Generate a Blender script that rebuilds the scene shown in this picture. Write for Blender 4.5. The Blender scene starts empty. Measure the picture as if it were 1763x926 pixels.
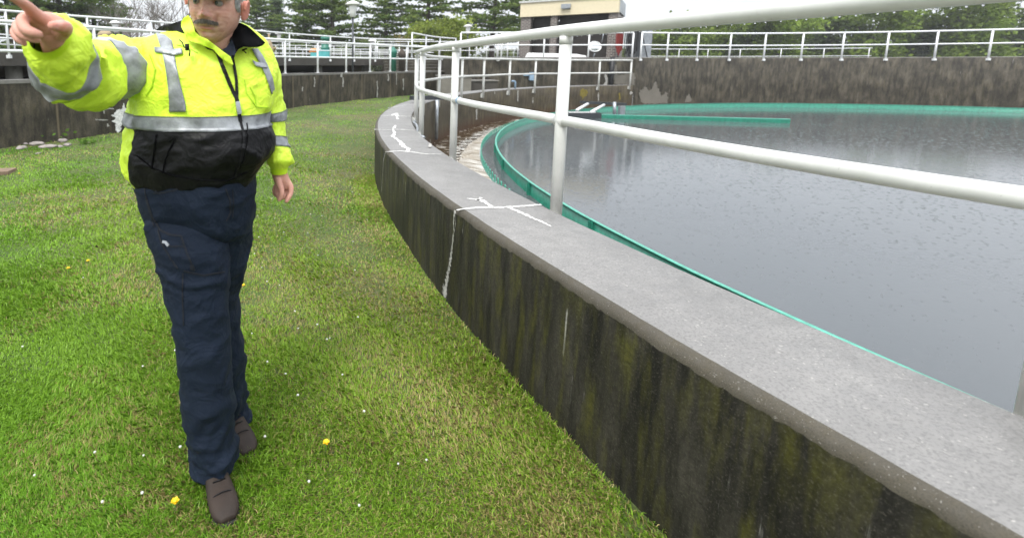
import bpy, bmesh, math, random
import numpy as np
from mathutils import Vector, Matrix, noise
from mathutils.bvhtree import BVHTree
from mathutils.geometry import delaunay_2d_cdt
rad = math.radians
PI = math.pi
random.seed(7)
rng = np.random.default_rng(11)
scene = bpy.context.scene
COL = scene.collection
# ================================================================ camera
F_PX, PX, PY, HOR = 850.0, 600.0, 230.0, 112.2
W_PX, H_PX = 1763.0, 926.0
CAMZ = 1.55
PITCH = math.atan((PY - HOR) / F_PX)
cam = bpy.data.objects.new('camera', bpy.data.cameras.new('camera'))
COL.objects.link(cam)
cam.location = (0, 0, CAMZ)
cam.rotation_euler = (PI / 2 - PITCH, 0, 0)
cam.data.sensor_width = 36
cam.data.lens = 36 * F_PX / W_PX
cam.data.shift_x = (W_PX / 2 - PX) / W_PX
cam.data.shift_y = -(H_PX / 2 - PY) / W_PX
cam.data.clip_end = 6000
cam.data.clip_start = 0.05
scene.camera = cam
cam.data.dof.use_dof = True; cam.data.dof.focus_distance = 2.5; cam.data.dof.aperture_fstop = 2.8
# ================================================================ world + sun (overcast, rainy)
wd = bpy.data.worlds.new('World'); scene.world = wd; wd.use_nodes = True
nt = wd.node_tree; nt.nodes.clear()
n_out = nt.nodes.new('ShaderNodeOutputWorld'); n_bg = nt.nodes.new('ShaderNodeBackground')
n_sky = nt.nodes.new('ShaderNodeTexSky'); n_sky.sky_type = 'NISHITA'; n_sky.sun_disc = False
n_sky.sun_elevation = rad(58); n_sky.sun_rotation = rad(200); n_sky.air_density = 1.0; n_sky.dust_density = 3.0
n_tc = nt.nodes.new('ShaderNodeTexCoord'); n_map = nt.nodes.new('ShaderNodeMapping')
n_map.inputs['Scale'].default_value = (1.0, 1.0, 3.0)
n_no = nt.nodes.new('ShaderNodeTexNoise'); n_no.inputs['Scale'].default_value = 2.2; n_no.inputs['Detail'].default_value = 5
n_cr = nt.nodes.new('ShaderNodeValToRGB')
n_cr.color_ramp.elements[0].position = 0.3; n_cr.color_ramp.elements[0].color = (6.6, 7.0, 7.6, 1)
n_cr.color_ramp.elements[1].position = 0.72; n_cr.color_ramp.elements[1].color = (9.0, 9.15, 9.4, 1)
n_mx = nt.nodes.new('ShaderNodeMixRGB'); n_mx.inputs[0].default_value = 0.93
nt.links.new(n_tc.outputs['Generated'], n_map.inputs['Vector']); nt.links.new(n_map.outputs[0], n_no.inputs['Vector'])
nt.links.new(n_no.outputs['Fac'], n_cr.inputs[0])
nt.links.new(n_sky.outputs[0], n_mx.inputs[1]); nt.links.new(n_cr.outputs[0], n_mx.inputs[2])
n_sx = nt.nodes.new('ShaderNodeSeparateXYZ'); nt.links.new(n_tc.outputs['Generated'], n_sx.inputs[0])   # an overcast sky is brightest overhead
n_mr = nt.nodes.new('ShaderNodeMapRange'); n_mr.inputs['From Min'].default_value = 0.0; n_mr.inputs['From Max'].default_value = 1.0
n_mr.inputs['To Min'].default_value = 0.62; n_mr.inputs['To Max'].default_value = 1.75; nt.links.new(n_sx.outputs[2], n_mr.inputs['Value'])
n_vm = nt.nodes.new('ShaderNodeVectorMath'); n_vm.operation = 'SCALE'; nt.links.new(n_mx.outputs[0], n_vm.inputs[0]); nt.links.new(n_mr.outputs[0], n_vm.inputs['Scale'])
nt.links.new(n_vm.outputs[0], n_bg.inputs[0]); nt.links.new(n_bg.outputs[0], n_out.inputs[0])
n_bg.inputs[1].default_value = 0.105
sun = bpy.data.objects.new('sun', bpy.data.lights.new('sun', 'SUN')); COL.objects.link(sun)
sun.data.energy = 1.5; sun.data.angle = rad(18); sun.data.color = (1, 0.97, 0.93)
sun.rotation_euler = (rad(34), 0, rad(-24))
scene.view_settings.view_transform = 'Standard'; scene.view_settings.look = 'None'
scene.view_settings.exposure = 1.0; scene.view_settings.gamma = 1.0
scene.cycles.max_bounces = 6

# ================================================================ projection helpers (photo pixel -> place)
cp, sp = math.cos(PITCH), math.sin(PITCH)
EYE = Vector((0, 0, CAMZ))
def ray(x, y):
    dx = (x - PX) / F_PX; dy = -(y - PY) / F_PX
    return Vector((dx, cp + dy * sp, -sp + dy * cp))
def at(x, y, Y):            # point at distance Y ahead
    d = ray(x, y); return EYE + d * (Y / d.y)
def on(x, y, z):            # point on the level z
    d = ray(x, y); return EYE + d * ((z - CAMZ) / d.z)

# ================================================================ object helpers
OFF = {}
def tagit(o, label=None, cat=None, group=None, kind=None):
    if label: o['label'] = label
    if cat: o['category'] = cat
    if group: o['group'] = group
    if kind: o['kind'] = kind
    return o
def thing(name, loc, label, cat, group=None):
    o = bpy.data.objects.new(name, None); COL.objects.link(o)
    o.location = loc; o.empty_display_size = 0.1
    OFF[o.name] = Vector(loc)
    return tagit(o, label, cat, group)
def mesh_obj(name, verts, faces, mats, parent=None, uvs=None, midx=None, smooth=True, col=None):
    off = OFF[parent.name] if parent else Vector((0, 0, 0))
    me = bpy.data.meshes.new(name)
    V = [(v[0] - off[0], v[1] - off[1], v[2] - off[2]) for v in verts]
    me.from_pydata(V, [], [tuple(f) for f in faces])
    if not isinstance(mats, (list, tuple)): mats = [mats]
    for m in mats: me.materials.append(m)
    if midx is not None: me.polygons.foreach_set('material_index', midx)
    me.polygons.foreach_set('use_smooth', [smooth] * len(me.polygons))
    if uvs is not None:
        ul = me.uv_layers.new(name='UVMap')
        li = np.zeros(len(me.loops), dtype=np.int32); me.loops.foreach_get('vertex_index', li)
        ul.data.foreach_set('uv', np.asarray(uvs, dtype=np.float32)[li].ravel())
    if col is not None:
        at_ = me.color_attributes.new('tint', 'FLOAT_COLOR', 'POINT')
        at_.data.foreach_set('color', np.asarray(col, dtype=np.float32).ravel())
    me.update()
    o = bpy.data.objects.new(name, me); COL.objects.link(o)
    if parent: o.parent = parent
    OFF[o.name] = off
    return o
class MB:
    def __init__(s): s.v = []; s.f = []; s.m = []; s.uv = []
    def add(s, v, f, m=0, uv=None):
        b = len(s.v); s.v += [Vector(p) for p in v]; s.f += [tuple(i + b for i in q) for q in f]; s.m += [m] * len(f)
        s.uv += list(uv) if uv is not None else [(p[0] + p[1], p[2]) for p in v]
        return s
    def box(s, x0, x1, y0, y1, z0, z1, m=0, rz=0, piv=None):
        v = [Vector((x, y, z)) for z in (z0, z1) for y in (y0, y1) for x in (x0, x1)]
        if rz:
            p = Vector(piv) if piv else Vector(((x0 + x1) / 2, (y0 + y1) / 2, 0)); rm = Matrix.Rotation(rz, 3, 'Z')
            v = [rm @ (q - p) + p for q in v]
        return s.add(v, [(0, 2, 3, 1), (4, 5, 7, 6), (0, 1, 5, 4), (2, 6, 7, 3), (0, 4, 6, 2), (1, 3, 7, 5)], m)
    def tube(s, pts, r, seg=10, m=0, cap=True):
        pts = [Vector(p) for p in pts]; n = len(pts)
        rs = r if isinstance(r, (list, tuple)) else [r] * n
        ref = Vector((0, 0, 1)); v = []; prev = None
        for i, p in enumerate(pts):
            t = (pts[min(i + 1, n - 1)] - pts[max(i - 1, 0)]).normalized()
            if prev is None:
                a = t.cross(ref)
                if a.length < 0.05: a = t.cross(Vector((0, 1, 0)))
            else: a = prev - t * prev.dot(t)
            a.normalize(); prev = a; b = t.cross(a)
            for k in range(seg):
                th = 2 * PI * k / seg; v.append(p + (a * math.cos(th) + b * math.sin(th)) * rs[i])
        f = []
        for i in range(n - 1):
            for k in range(seg):
                f.append((i * seg + k, i * seg + (k + 1) % seg, (i + 1) * seg + (k + 1) % seg, (i + 1) * seg + k))
        if cap:
            f.append(tuple(reversed(range(seg)))); f.append(tuple((n - 1) * seg + k for k in range(seg)))
        return s.add(v, f, m)
    def ball(s, c, rx, ry=None, rz=None, seg=14, m=0, rot=None):
        ry = ry or rx; rz = rz or rx; v = [Vector((0, 0, rz))]; h = seg // 2
        for i in range(1, h):
            ph = PI * i / h
            for k in range(seg):
                th = 2 * PI * k / seg
                v.append(Vector((rx * math.sin(ph) * math.cos(th), ry * math.sin(ph) * math.sin(th), rz * math.cos(ph))))
        v.append(Vector((0, 0, -rz)))
        if rot: v = [rot @ q for q in v]
        c = Vector(c); v = [q + c for q in v]
        f = [(0, 1 + k, 1 + (k + 1) % seg) for k in range(seg)]
        for i in range(h - 2):
            for k in range(seg):
                a = 1 + i * seg
                f.append((a + k, a + seg + k, a + seg + (k + 1) % seg, a + (k + 1) % seg))
        a = 1 + (h - 2) * seg; f += [(a + k, len(v) - 1, a + (k + 1) % seg) for k in range(seg)]
        return s.add(v, f, m)
    def lathe(s, c, prof, seg=20, m=0):
        c = Vector(c); v = []; n = len(prof)
        for r_, z_ in prof:
            for k in range(seg):
                th = 2 * PI * k / seg; v.append(c + Vector((r_ * math.cos(th), r_ * math.sin(th), z_)))
        f = []
        for i in range(n - 1):
            for k in range(seg): f.append((i * seg + k, i * seg + (k + 1) % seg, (i + 1) * seg + (k + 1) % seg, (i + 1) * seg + k))
        f.append(tuple(reversed(range(seg)))); f.append(tuple((n - 1) * seg + k for k in range(seg)))
        return s.add(v, f, m)
    def build(s, name, mats, parent=None, smooth=True):
        return mesh_obj(name, s.v, s.f, mats, parent, uvs=[(u[0], u[1]) for u in s.uv], midx=s.m, smooth=smooth)
def bvh_of(*objs):
    V = []; Fc = []
    for o in objs:
        b = len(V); off = OFF.get(o.name, Vector())
        V += [v.co + off for v in o.data.vertices]; Fc += [tuple(i + b for i in p.vertices) for p in o.data.polygons]
    return BVHTree.FromPolygons(V, Fc)

# ================================================================ material helpers
def newmat(name):
    m = bpy.data.materials.new(name); m.use_nodes = True
    t = m.node_tree; b = t.nodes['Principled BSDF']
    return m, t, b
def nd(t, kind, **kw):
    n = t.nodes.new('ShaderNode' + kind)
    for k, v in kw.items():
        if k in n.inputs: n.inputs[k].default_value = v
        else: setattr(n, k, v)
    return n
def coords(t, mode='Object', scale=(1, 1, 1)):
    c = nd(t, 'TexCoord'); mp = nd(t, 'Mapping'); mp.inputs['Scale'].default_value = scale
    t.links.new(c.outputs[mode], mp.inputs['Vector']); return mp.outputs[0]
def nz(t, vec, scale, detail=4, rough=0.55, dist=0.0):
    n = nd(t, 'TexNoise'); n.inputs['Scale'].default_value = scale; n.inputs['Detail'].default_value = detail
    n.inputs['Roughness'].default_value = rough; n.inputs['Distortion'].default_value = dist
    t.links.new(vec, n.inputs['Vector']); return n.outputs['Fac']
def ramp(t, fac, stops):
    r = nd(t, 'ValToRGB'); e = r.color_ramp.elements
    while len(e) < len(stops): e.new(0.5)
    for i, (p, c) in enumerate(stops):
        e[i].position = p; e[i].color = (c, c, c, 1) if not isinstance(c, tuple) else (*c, 1)
    t.links.new(fac, r.inputs[0]); return r.outputs[0]
def mix(t, fac, a, b, mode='MIX'):
    m = nd(t, 'MixRGB'); m.blend_type = mode
    for i, q in ((0, fac), (1, a), (2, b)):
        if isinstance(q, (int, float)): m.inputs[i].default_value = q if i == 0 else (q, q, q, 1)
        elif isinstance(q, tuple): m.inputs[i].default_value = (*q, 1)
        else: t.links.new(q, m.inputs[i])
    return m.outputs[0]
def bump(t, b, h, strength=0.3, dist=0.01):
    n = nd(t, 'Bump'); n.inputs['Strength'].default_value = strength; n.inputs['Distance'].default_value = dist
    t.links.new(h, n.inputs['Height']); t.links.new(n.outputs[0], b.inputs['Normal']); return n
def simple(name, c, rough=0.5, metal=0.0, var=0.12, scale=8, bs=0.0, spec=None):
    m, t, b = newmat(name); v = coords(t)
    n = nz(t, v, scale, 5)
    col = mix(t, ramp(t, n, [(0.3, 0.0), (0.7, 1.0)]), tuple(q * (1 - var) for q in c), tuple(min(1, q * (1 + var)) for q in c))
    t.links.new(col, b.inputs['Base Color']); b.inputs['Roughness'].default_value = rough; b.inputs['Metallic'].default_value = metal
    if spec is not None: b.inputs['Specular IOR Level'].default_value = spec
    if bs: bump(t, b, nz(t, v, scale * 5, 4), bs, 0.004)
    return m

def stained(name, dark, light, moss, moss_amt, white_amt, seams=0.0, wet=0.6, low=None, us=1.0):
    m, t, b = newmat(name)
    u1 = coords(t, 'UV', (8.0 * us, 1.1, 1)); u2 = coords(t, 'UV', (26.0 * us, 1.3, 1)); u3 = coords(t, 'UV', (1.0, 1.0, 1)); u4 = coords(t, 'UV', (14.0, 2.2, 1))
    a = nz(t, u1, 1.3, 6, 0.65); bb = nz(t, u2, 1.0, 5, 0.6); c = nz(t, u3, 1.6, 6, 0.6); d = nz(t, u3, 40, 4, 0.6)
    base = mix(t, ramp(t, a, [(0.40, 0.0), (0.64, 1.0)]), dark, light)
    base = mix(t, ramp(t, c, [(0.40, 0.0), (0.70, 0.75)]), base, tuple(q * 0.55 for q in dark))
    ms = mix(t, 1.0, ramp(t, nz(t, u4, 1.1, 5, 0.6), [(0.47, 0.0), (0.66, 1.0)]), ramp(t, c, [(0.35, 1.0), (0.62, 0.25)]), 'MULTIPLY')
    base = mix(t, mix(t, 1.0, ms, moss_amt, 'MULTIPLY'), base, moss)
    wt = mix(t, 1.0, ramp(t, bb, [(0.66, 0.0), (0.74, 1.0)]), ramp(t, nz(t, u3, 9, 4), [(0.42, 0.0), (0.6, 1.0)]), 'MULTIPLY')
    base = mix(t, mix(t, 1.0, wt, white_amt, 'MULTIPLY'), base, (0.48, 0.47, 0.43))
    base = mix(t, ramp(t, d, [(0.35, 0.45), (0.6, 0.0)]), base, tuple(q * 0.5 for q in dark))
    e_ = nz(t, u3, 130, 4, 0.7); base = mix(t, ramp(t, e_, [(0.55, 0.0), (0.72, 0.55)]), base, tuple(min(1, q * 2.2) for q in light)); base = mix(t, ramp(t, e_, [(0.30, 0.5), (0.45, 0.0)]), base, tuple(q * 0.4 for q in dark))
    if seams:
        sx = nd(t, 'SeparateXYZ'); t.links.new(u3, sx.inputs[0])
        mo = nd(t, 'Math', operation='PINGPONG'); t.links.new(sx.outputs[0], mo.inputs[0]); mo.inputs[1].default_value = seams
        base = mix(t, ramp(t, mo.outputs[0], [(0.0, 0.75), (0.035, 0.0)]), base, (0.2, 0.16, 0.10))
    if low:
        sx = nd(t, 'SeparateXYZ'); t.links.new(u3, sx.inputs[0])
        ad = nd(t, 'Math', operation='ADD'); t.links.new(sx.outputs[1], ad.inputs[0])
        sc = nd(t, 'Math', operation='MULTIPLY'); t.links.new(a, sc.inputs[0]); sc.inputs[1].default_value = 0.5; t.links.new(sc.outputs[0], ad.inputs[1])
        mr = nd(t, 'MapRange'); mr.inputs['From Min'].default_value = low[0]; mr.inputs['From Max'].default_value = low[1]
        mr.inputs['To Min'].default_value = 1; mr.inputs['To Max'].default_value = 0; t.links.new(ad.outputs[0], mr.inputs['Value'])
        base = mix(t, mr.outputs[0], base, low[2])
    t.links.new(base, b.inputs['Base Color']); b.inputs['Roughness'].default_value = wet; b.inputs['Specular IOR Level'].default_value = 0.25
    bump(t, b, mix(t, 0.5, d, a), 0.5, 0.012)
    return m

def concrete(name, c, speck=0.5, rough=0.6, sc=1.0):
    m, t, b = newmat(name); v = coords(t)
    big = nz(t, v, 1.4 * sc, 6, 0.65); mid = nz(t, v, 12 * sc, 5, 0.65); fine = nz(t, v, 120 * sc, 3, 0.7)
    base = mix(t, ramp(t, big, [(0.3, 0.0), (0.7, 1.0)]), tuple(q * 0.72 for q in c), tuple(q * 1.15 for q in c))
    base = mix(t, ramp(t, mid, [(0.35, 0.45), (0.65, 0.0)]), base, tuple(q * 0.6 for q in c))
    base = mix(t, ramp(t, fine, [(0.38, 0.55), (0.52, 0.0)]), base, tuple(q * 0.4 for q in c))
    wv = nd(t, 'TexNoise'); wv.inputs['Scale'].default_value = 40; t.links.new(v, wv.inputs['Vector'])
    vd = mix(t, 0.03, v, wv.outputs['Color'], 'ADD'); vo = nd(t, 'TexVoronoi'); vo.inputs['Scale'].default_value = 95 * sc; t.links.new(vd, vo.inputs['Vector'])
    sepc = nd(t, 'SeparateColor'); t.links.new(vo.outputs['Color'], sepc.inputs[0])
    peb = mix(t, 1.0, ramp(t, vo.outputs['Distance'], [(0.22, 1.0), (0.36, 0.0)]), ramp(t, sepc.outputs[0], [(0.80, 0.0), (1.0, 1.0)]), 'MULTIPLY')
    base = mix(t, mix(t, 1.0, peb, speck, 'MULTIPLY'), base, (0.40, 0.385, 0.35))
    t.links.new(base, b.inputs['Base Color'])
    rr = ramp(t, mid, [(0.3, rough * 0.7), (0.7, rough * 1.2)]); t.links.new(rr, b.inputs['Roughness'])
    bump(t, b, mix(t, 0.5, fine, mid), 0.45, 0.006)
    return m

M_top = concrete('wet_concrete_top', (0.245, 0.237, 0.225), 0.75, 0.55)
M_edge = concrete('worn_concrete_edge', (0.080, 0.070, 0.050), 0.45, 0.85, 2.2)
M_out = stained('mossy_concrete_face', (0.012, 0.011, 0.009), (0.058, 0.053, 0.041), (0.080, 0.078, 0.009), 0.85, 0.9)
M_in = stained('inner_concrete_face', (0.05, 0.040, 0.027), (0.13, 0.108, 0.076), (0.24, 0.21, 0.04), 0.25, 0.7, low=(-0.45, 0.15, (0.085, 0.035, 0.015)))
M_back = stained('old_dark_concrete', (0.026, 0.023, 0.017), (0.135, 0.115, 0.083), (0.09, 0.075, 0.03), 0.35, 0.6, seams=0.95, us=0.55)
M_tall = stained('old_tall_concrete', (0.026, 0.023, 0.018), (0.135, 0.118, 0.088), (0.10, 0.085, 0.03), 0.35, 0.5, us=0.55)
M_cap = concrete('grey_concrete', (0.22, 0.21, 0.19), 0.3, 0.6)
M_slab = concrete('dark_slab_concrete', (0.07, 0.062, 0.052), 0.2, 0.7)
M_seal = simple('white_crack_sealant', (0.60, 0.59, 0.56), 0.6, var=0.15, scale=30, bs=0.3)
M_efflo2 = simple('bright_lime_deposit', (0.66, 0.66, 0.64), 0.8, var=0.3, scale=25, bs=0.4)
M_efflo = simple('white_lime_deposit', (0.36, 0.35, 0.32), 0.8, var=0.25, scale=25, bs=0.4)
M_spall = concrete('spalled_concrete', (0.185, 0.17, 0.14), 0.2, 0.8, 0.6)
M_patch = concrete('pale_patch_concrete', (0.22, 0.205, 0.175), 0.2, 0.8)
def rail_mat():
    m, t, b = newmat('grey_painted_rail'); v = coords(t)
    n1 = nz(t, v, 3.0, 6, 0.6); n2 = nz(t, v, 60, 3, 0.6)
    base = mix(t, ramp(t, n1, [(0.35, 0.0), (0.7, 1.0)]), (0.52, 0.525, 0.49), (0.66, 0.66, 0.63))
    base = mix(t, ramp(t, n2, [(0.68, 0.0), (0.76, 0.7)]), base, (0.16, 0.16, 0.12))
    t.links.new(base, b.inputs['Base Color']); b.inputs['Roughness'].default_value = 0.32
    bump(t, b, n2, 0.12, 0.002); return m
M_rail = rail_mat()
M_white = simple('white_painted_rail', (0.74, 0.75, 0.75), 0.4, var=0.06)
M_teal = simple('teal_fibreglass', (0.018, 0.19, 0.125), 0.35, var=0.3, scale=14, bs=0.2)
M_teal_l = simple('pale_teal_edge', (0.09, 0.36, 0.27), 0.4, var=0.25, scale=20)
M_teal_m = simple('mid_teal', (0.04, 0.27, 0.19), 0.4, var=0.25, scale=20)
M_steel = simple('galvanised_steel', (0.33, 0.35, 0.37), 0.35, 0.6, var=0.2)
M_darksteel = simple('dark_steel', (0.05, 0.055, 0.06), 0.4, 0.4)
M_blue = simple('blue_pipe', (0.25, 0.36, 0.48), 0.4)
M_black = simple('black_rubber', (0.012, 0.012, 0.013), 0.5)
M_red = simple('red_hose', (0.20, 0.022, 0.018), 0.4)
M_tan = simple('tan_painted_metal', (0.30, 0.23, 0.13), 0.6, var=0.3)
M_green = simple('green_enamel', (0.03, 0.17, 0.12), 0.35)
M_cyan = simple('light_blue_enamel', (0.10, 0.42, 0.42), 0.4)
M_orange = simple('orange_cloth', (0.62, 0.22, 0.05), 0.7)
M_cream = simple('cream_panel', (0.66, 0.58, 0.40), 0.6, var=0.04)
M_whitep = simple('white_plastic', (0.75, 0.75, 0.73), 0.4, var=0.05)
M_roof = simple('pale_roof_trim', (0.52, 0.52, 0.50), 0.5)
M_door = simple('dark_roller_door', (0.028, 0.022, 0.018), 0.5, var=0.3, scale=3)
M_rock = simple('pale_fieldstone', (0.27, 0.24, 0.22), 0.8, var=0.25, scale=12, bs=0.6)
M_wood = simple('weathered_board', (0.19, 0.13, 0.085), 0.8, var=0.3, scale=10, bs=0.4)
M_bark = simple('bark', (0.075, 0.06, 0.048), 0.9, var=0.3, scale=6, bs=0.6)
M_barebark = simple('pale_bark', (0.20, 0.18, 0.165), 0.9, var=0.2, scale=6)
def brick():
    m, t, b = newmat('weathered_brick'); v = coords(t, 'UV', (1, 1, 1))
    br = nd(t, 'TexBrick'); br.inputs['Scale'].default_value = 1.0
    br.inputs['Color1'].default_value = (0.13, 0.10, 0.088, 1); br.inputs['Color2'].default_value = (0.075, 0.062, 0.057, 1)
    br.inputs['Mortar'].default_value = (0.33, 0.31, 0.28, 1); br.inputs['Mortar Size'].default_value = 0.012
    br.inputs['Brick Width'].default_value = 0.23; br.inputs['Row Height'].default_value = 0.085
    t.links.new(v, br.inputs['Vector'])
    t.links.new(br.outputs['Color'], b.inputs['Base Color']); b.inputs['Roughness'].default_value = 0.8
    return m
M_brick = brick()
def leafmat(name, c1, c2, trans=0.15):
    m, t, b = newmat(name)
    a = nd(t, 'Attribute', attribute_name='tint'); geo = nd(t, 'ObjectInfo')
    v = coords(t); n = nz(t, v, 0.9, 3)
    col = mix(t, ramp(t, n, [(0.35, 0.0), (0.65, 1.0)]), c1, c2)
    col = mix(t, 1.0, col, a.outputs['Color'], 'MULTIPLY')
    t.links.new(col, b.inputs['Base Color']); b.inputs['Roughness'].default_value = 0.7; b.inputs['Specular IOR Level'].default_value = 0.15
    tl = nd(t, 'BsdfTranslucent'); ms_ = nd(t, 'MixShader'); ms_.inputs[0].default_value = 0.45; t.links.new(col, tl.inputs[0])
    t.links.new(b.outputs[0], ms_.inputs[1]); t.links.new(tl.outputs[0], ms_.inputs[2]); t.links.new(ms_.outputs[0], t.nodes['Material Output'].inputs[0])
    return m
M_pine = leafmat('pine_needles', (0.095, 0.17, 0.05), (0.19, 0.26, 0.065))
M_pine2 = leafmat('blue_pine_needles', (0.10, 0.15, 0.09), (0.15, 0.20, 0.11))
M_spring = leafmat('spring_leaves', (0.17, 0.23, 0.04), (0.27, 0.32, 0.06))
M_wood_far = leafmat('woodland_leaves', (0.10, 0.14, 0.04), (0.16, 0.19, 0.06))
M_weed = leafmat('weed_leaves', (0.10, 0.20, 0.03), (0.16, 0.28, 0.05))
# ================================================================ layout of the place
CX, CY = 17.73, 6.28
R_OUT, R_IN, R_POST = 17.366, 16.79, 16.715
Z_TOP = 0.66
def pol(r, deg, z=0.0):
    a = rad(deg); return Vector((CX + r * math.cos(a), CY + r * math.sin(a), z))
def sstep(a, b, x):
    t = np.clip((x - a) / (b - a), 0, 1); return t * t * (3 - 2 * t)
def gz(X, Y):
    X = np.asarray(X, float); Y = np.asarray(Y, float)
    return 0.2 * sstep(9, 21, Y) + 0.012 * np.sin(X * 1.7 + 0.4) * np.cos(Y * 1.3) + 0.008 * np.sin(X * 3.9 + Y * 2.7)
def catmull(pts, n=24):
    P = [Vector(p) for p in pts]; P = [P[0] * 2 - P[1]] + P + [P[-1] * 2 - P[-2]]; out = []
    for i in range(1, len(P) - 2):
        for k in range(n):
            t = k / n; a, b, c, d = P[i - 1], P[i], P[i + 1], P[i + 2]
            out.append(0.5 * ((2 * b) + (c - a) * t + (2 * a - 5 * b + 4 * c - d) * t * t + (3 * b - a - 3 * c + d) * t ** 3))
    out.append(P[-2]); return out

def revolve(name, prof, degs, mats, seg_m, parent=None, jit=None, closed=False, cap=True, smooth=True, kind=None):
    """prof: list of (r, z); seg_m: material index per profile segment; swept round the tank centre"""
    V = []; U = []; Fc = []; Mi = []; n = len(prof)
    vlen = [0]
    for i in range(1, n): vlen.append(vlen[-1] + math.hypot(prof[i][0] - prof[i - 1][0], prof[i][1] - prof[i - 1][1]))
    for d in degs:
        for i, (r_, z_) in enumerate(prof):
            p = pol(r_, d, z_)
            if jit: p = p + jit(p, i)
            V.append(p); U.append((rad(d) * r_, z_ if abs(prof[0][0] - r_) < 5 else vlen[i]))
    for j in range(len(degs) - 1):
        for i in range(n - 1):
            Fc.append((j * n + i, (j + 1) * n + i, (j + 1) * n + i + 1, j * n + i + 1)); Mi.append(seg_m[i])
        if closed: Fc.append((j * n + n - 1, (j + 1) * n + n - 1, (j + 1) * n, j * n)); Mi.append(seg_m[-1])
    if cap and closed:
        Fc.append(tuple(range(n))); Mi.append(seg_m[0]); Fc.append(tuple(reversed([(len(degs) - 1) * n + i for i in range(n)]))); Mi.append(seg_m[0])
    o = mesh_obj(name, V, Fc, mats, parent, uvs=U, midx=Mi, smooth=smooth)
    if kind: o['kind'] = kind
    return o
def arc(a, b, step):
    n = max(2, int(abs(b - a) / step) + 1); return [a + (b - a) * i / (n - 1) for i in range(n)]

# ---- ground: one sheet round the tank, out to the horizon
def ground_mat():
    m, t, b = newmat('lawn_soil'); v = coords(t)
    big = nz(t, v, 0.55, 6, 0.65); mid = nz(t, v, 3.2, 6, 0.65); fine = nz(t, v, 45, 5, 0.7)
    g = mix(t, ramp(t, mid, [(0.35, 0.0), (0.65, 1.0)]), (0.045, 0.085, 0.013), (0.10, 0.14, 0.026))
    br = mix(t, ramp(t, fine, [(0.35, 0.0), (0.65, 1.0)]), (0.075, 0.062, 0.028), (0.20, 0.165, 0.075))
    base = mix(t, ramp(t, big, [(0.45, 0.0), (0.66, 0.9)]), g, br)
    base = mix(t, ramp(t, fine, [(0.3, 0.6), (0.6, 0.0)]), base, (0.025, 0.035, 0.008))
    t.links.new(base, b.inputs['Base Color']); b.inputs['Roughness'].default_value = 0.9
    bump(t, b, fine, 0.8, 0.03); return m
rr = [17.05] + list(np.arange(17.3, 26, 0.3)) + list(26 * 1.18 ** np.arange(0, 28))
V = []; Fc = []; NS = 420
for r_ in rr:
    for k in range(NS):
        p = pol(r_, 360 * k / NS); z = float(gz(p.x, p.y)) if r_ < 60 else 0.2 if p.y > 21 else float(0.2 * sstep(9, 21, p.y))
        V.append((p.x, p.y, z))
for i in range(len(rr) - 1):
    for k in range(NS): Fc.append((i * NS + k, (i + 1) * NS + k, (i + 1) * NS + (k + 1) % NS, i * NS + (k + 1) % NS))
g = mesh_obj('ground', V, Fc, ground_mat()); g['kind'] = 'structure'

# ---- the low ring wall of the tank
def ringjit(p, i):
    n = noise.noise(p * 3.0) * 0.003 + noise.noise(p * 14.0) * 0.002
    if i in (2, 3, 4): n += noise.noise(p * 45.0) * 0.0045 - 0.006 * max(0, noise.noise(p * 27.0 + Vector((5, 1, 2))) - .4); return Vector((n, n, n * 1.6))
    return Vector((n, n, 0))
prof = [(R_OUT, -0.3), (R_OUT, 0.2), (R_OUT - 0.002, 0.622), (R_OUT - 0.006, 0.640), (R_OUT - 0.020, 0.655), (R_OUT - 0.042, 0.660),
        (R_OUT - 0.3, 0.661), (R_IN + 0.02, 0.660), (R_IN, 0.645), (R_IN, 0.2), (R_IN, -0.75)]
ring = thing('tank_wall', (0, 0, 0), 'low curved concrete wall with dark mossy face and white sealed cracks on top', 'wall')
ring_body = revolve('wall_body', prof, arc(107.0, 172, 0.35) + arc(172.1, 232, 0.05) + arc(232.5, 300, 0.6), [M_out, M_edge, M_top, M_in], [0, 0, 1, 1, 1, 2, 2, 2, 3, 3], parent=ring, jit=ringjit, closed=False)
# ---- launder, weir, baffle, water
lz = -0.47
chan = revolve('effluent_channel', [(15.485, -0.30), (15.53, -0.315), (15.98, lz - 0.03)], arc(-60, 120, 1) + arc(120.2, 215, 0.12) + arc(216, 300, 1), [newmat('tmp')[0]], [0, 0], jit=lambda p, i: Vector((0, 0, .020 * noise.noise(p * 6) + .018 * noise.noise(p * 17) if i == 2 else .006 * noise.noise(p * 12) if i else 0)))
def foam_mat():
    m, t, b = newmat('foamy_spillway'); v = coords(t, 'UV', (1, 1, 1)); v2 = coords(t, 'UV', (7.0, 3.0, 1))
    a = nz(t, v2, 1.5, 6, 0.65); c = nz(t, v, 2.0, 4); d = nz(t, v, 40, 4, 0.7)
    base = mix(t, ramp(t, a, [(0.40, 0.0), (0.6, 1.0)]), (0.17, 0.125, 0.07), (0.74, 0.72, 0.66))
    base = mix(t, ramp(t, c, [(0.5, 0.0), (0.68, 0.7)]), base, (0.30, 0.23, 0.14))
    base = mix(t, ramp(t, d, [(0.4, 0.3), (0.55, 0.0)]), base, (0.15, 0.11, 0.07))
    t.links.new(base, b.inputs['Base Color']); b.inputs['Roughness'].default_value = 0.35; bump(t, b, d, 0.6, 0.02); return m
chan.data.materials[0] = foam_mat(); chan['kind'] = 'structure'
chan.name = 'spillway_slope'
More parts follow.
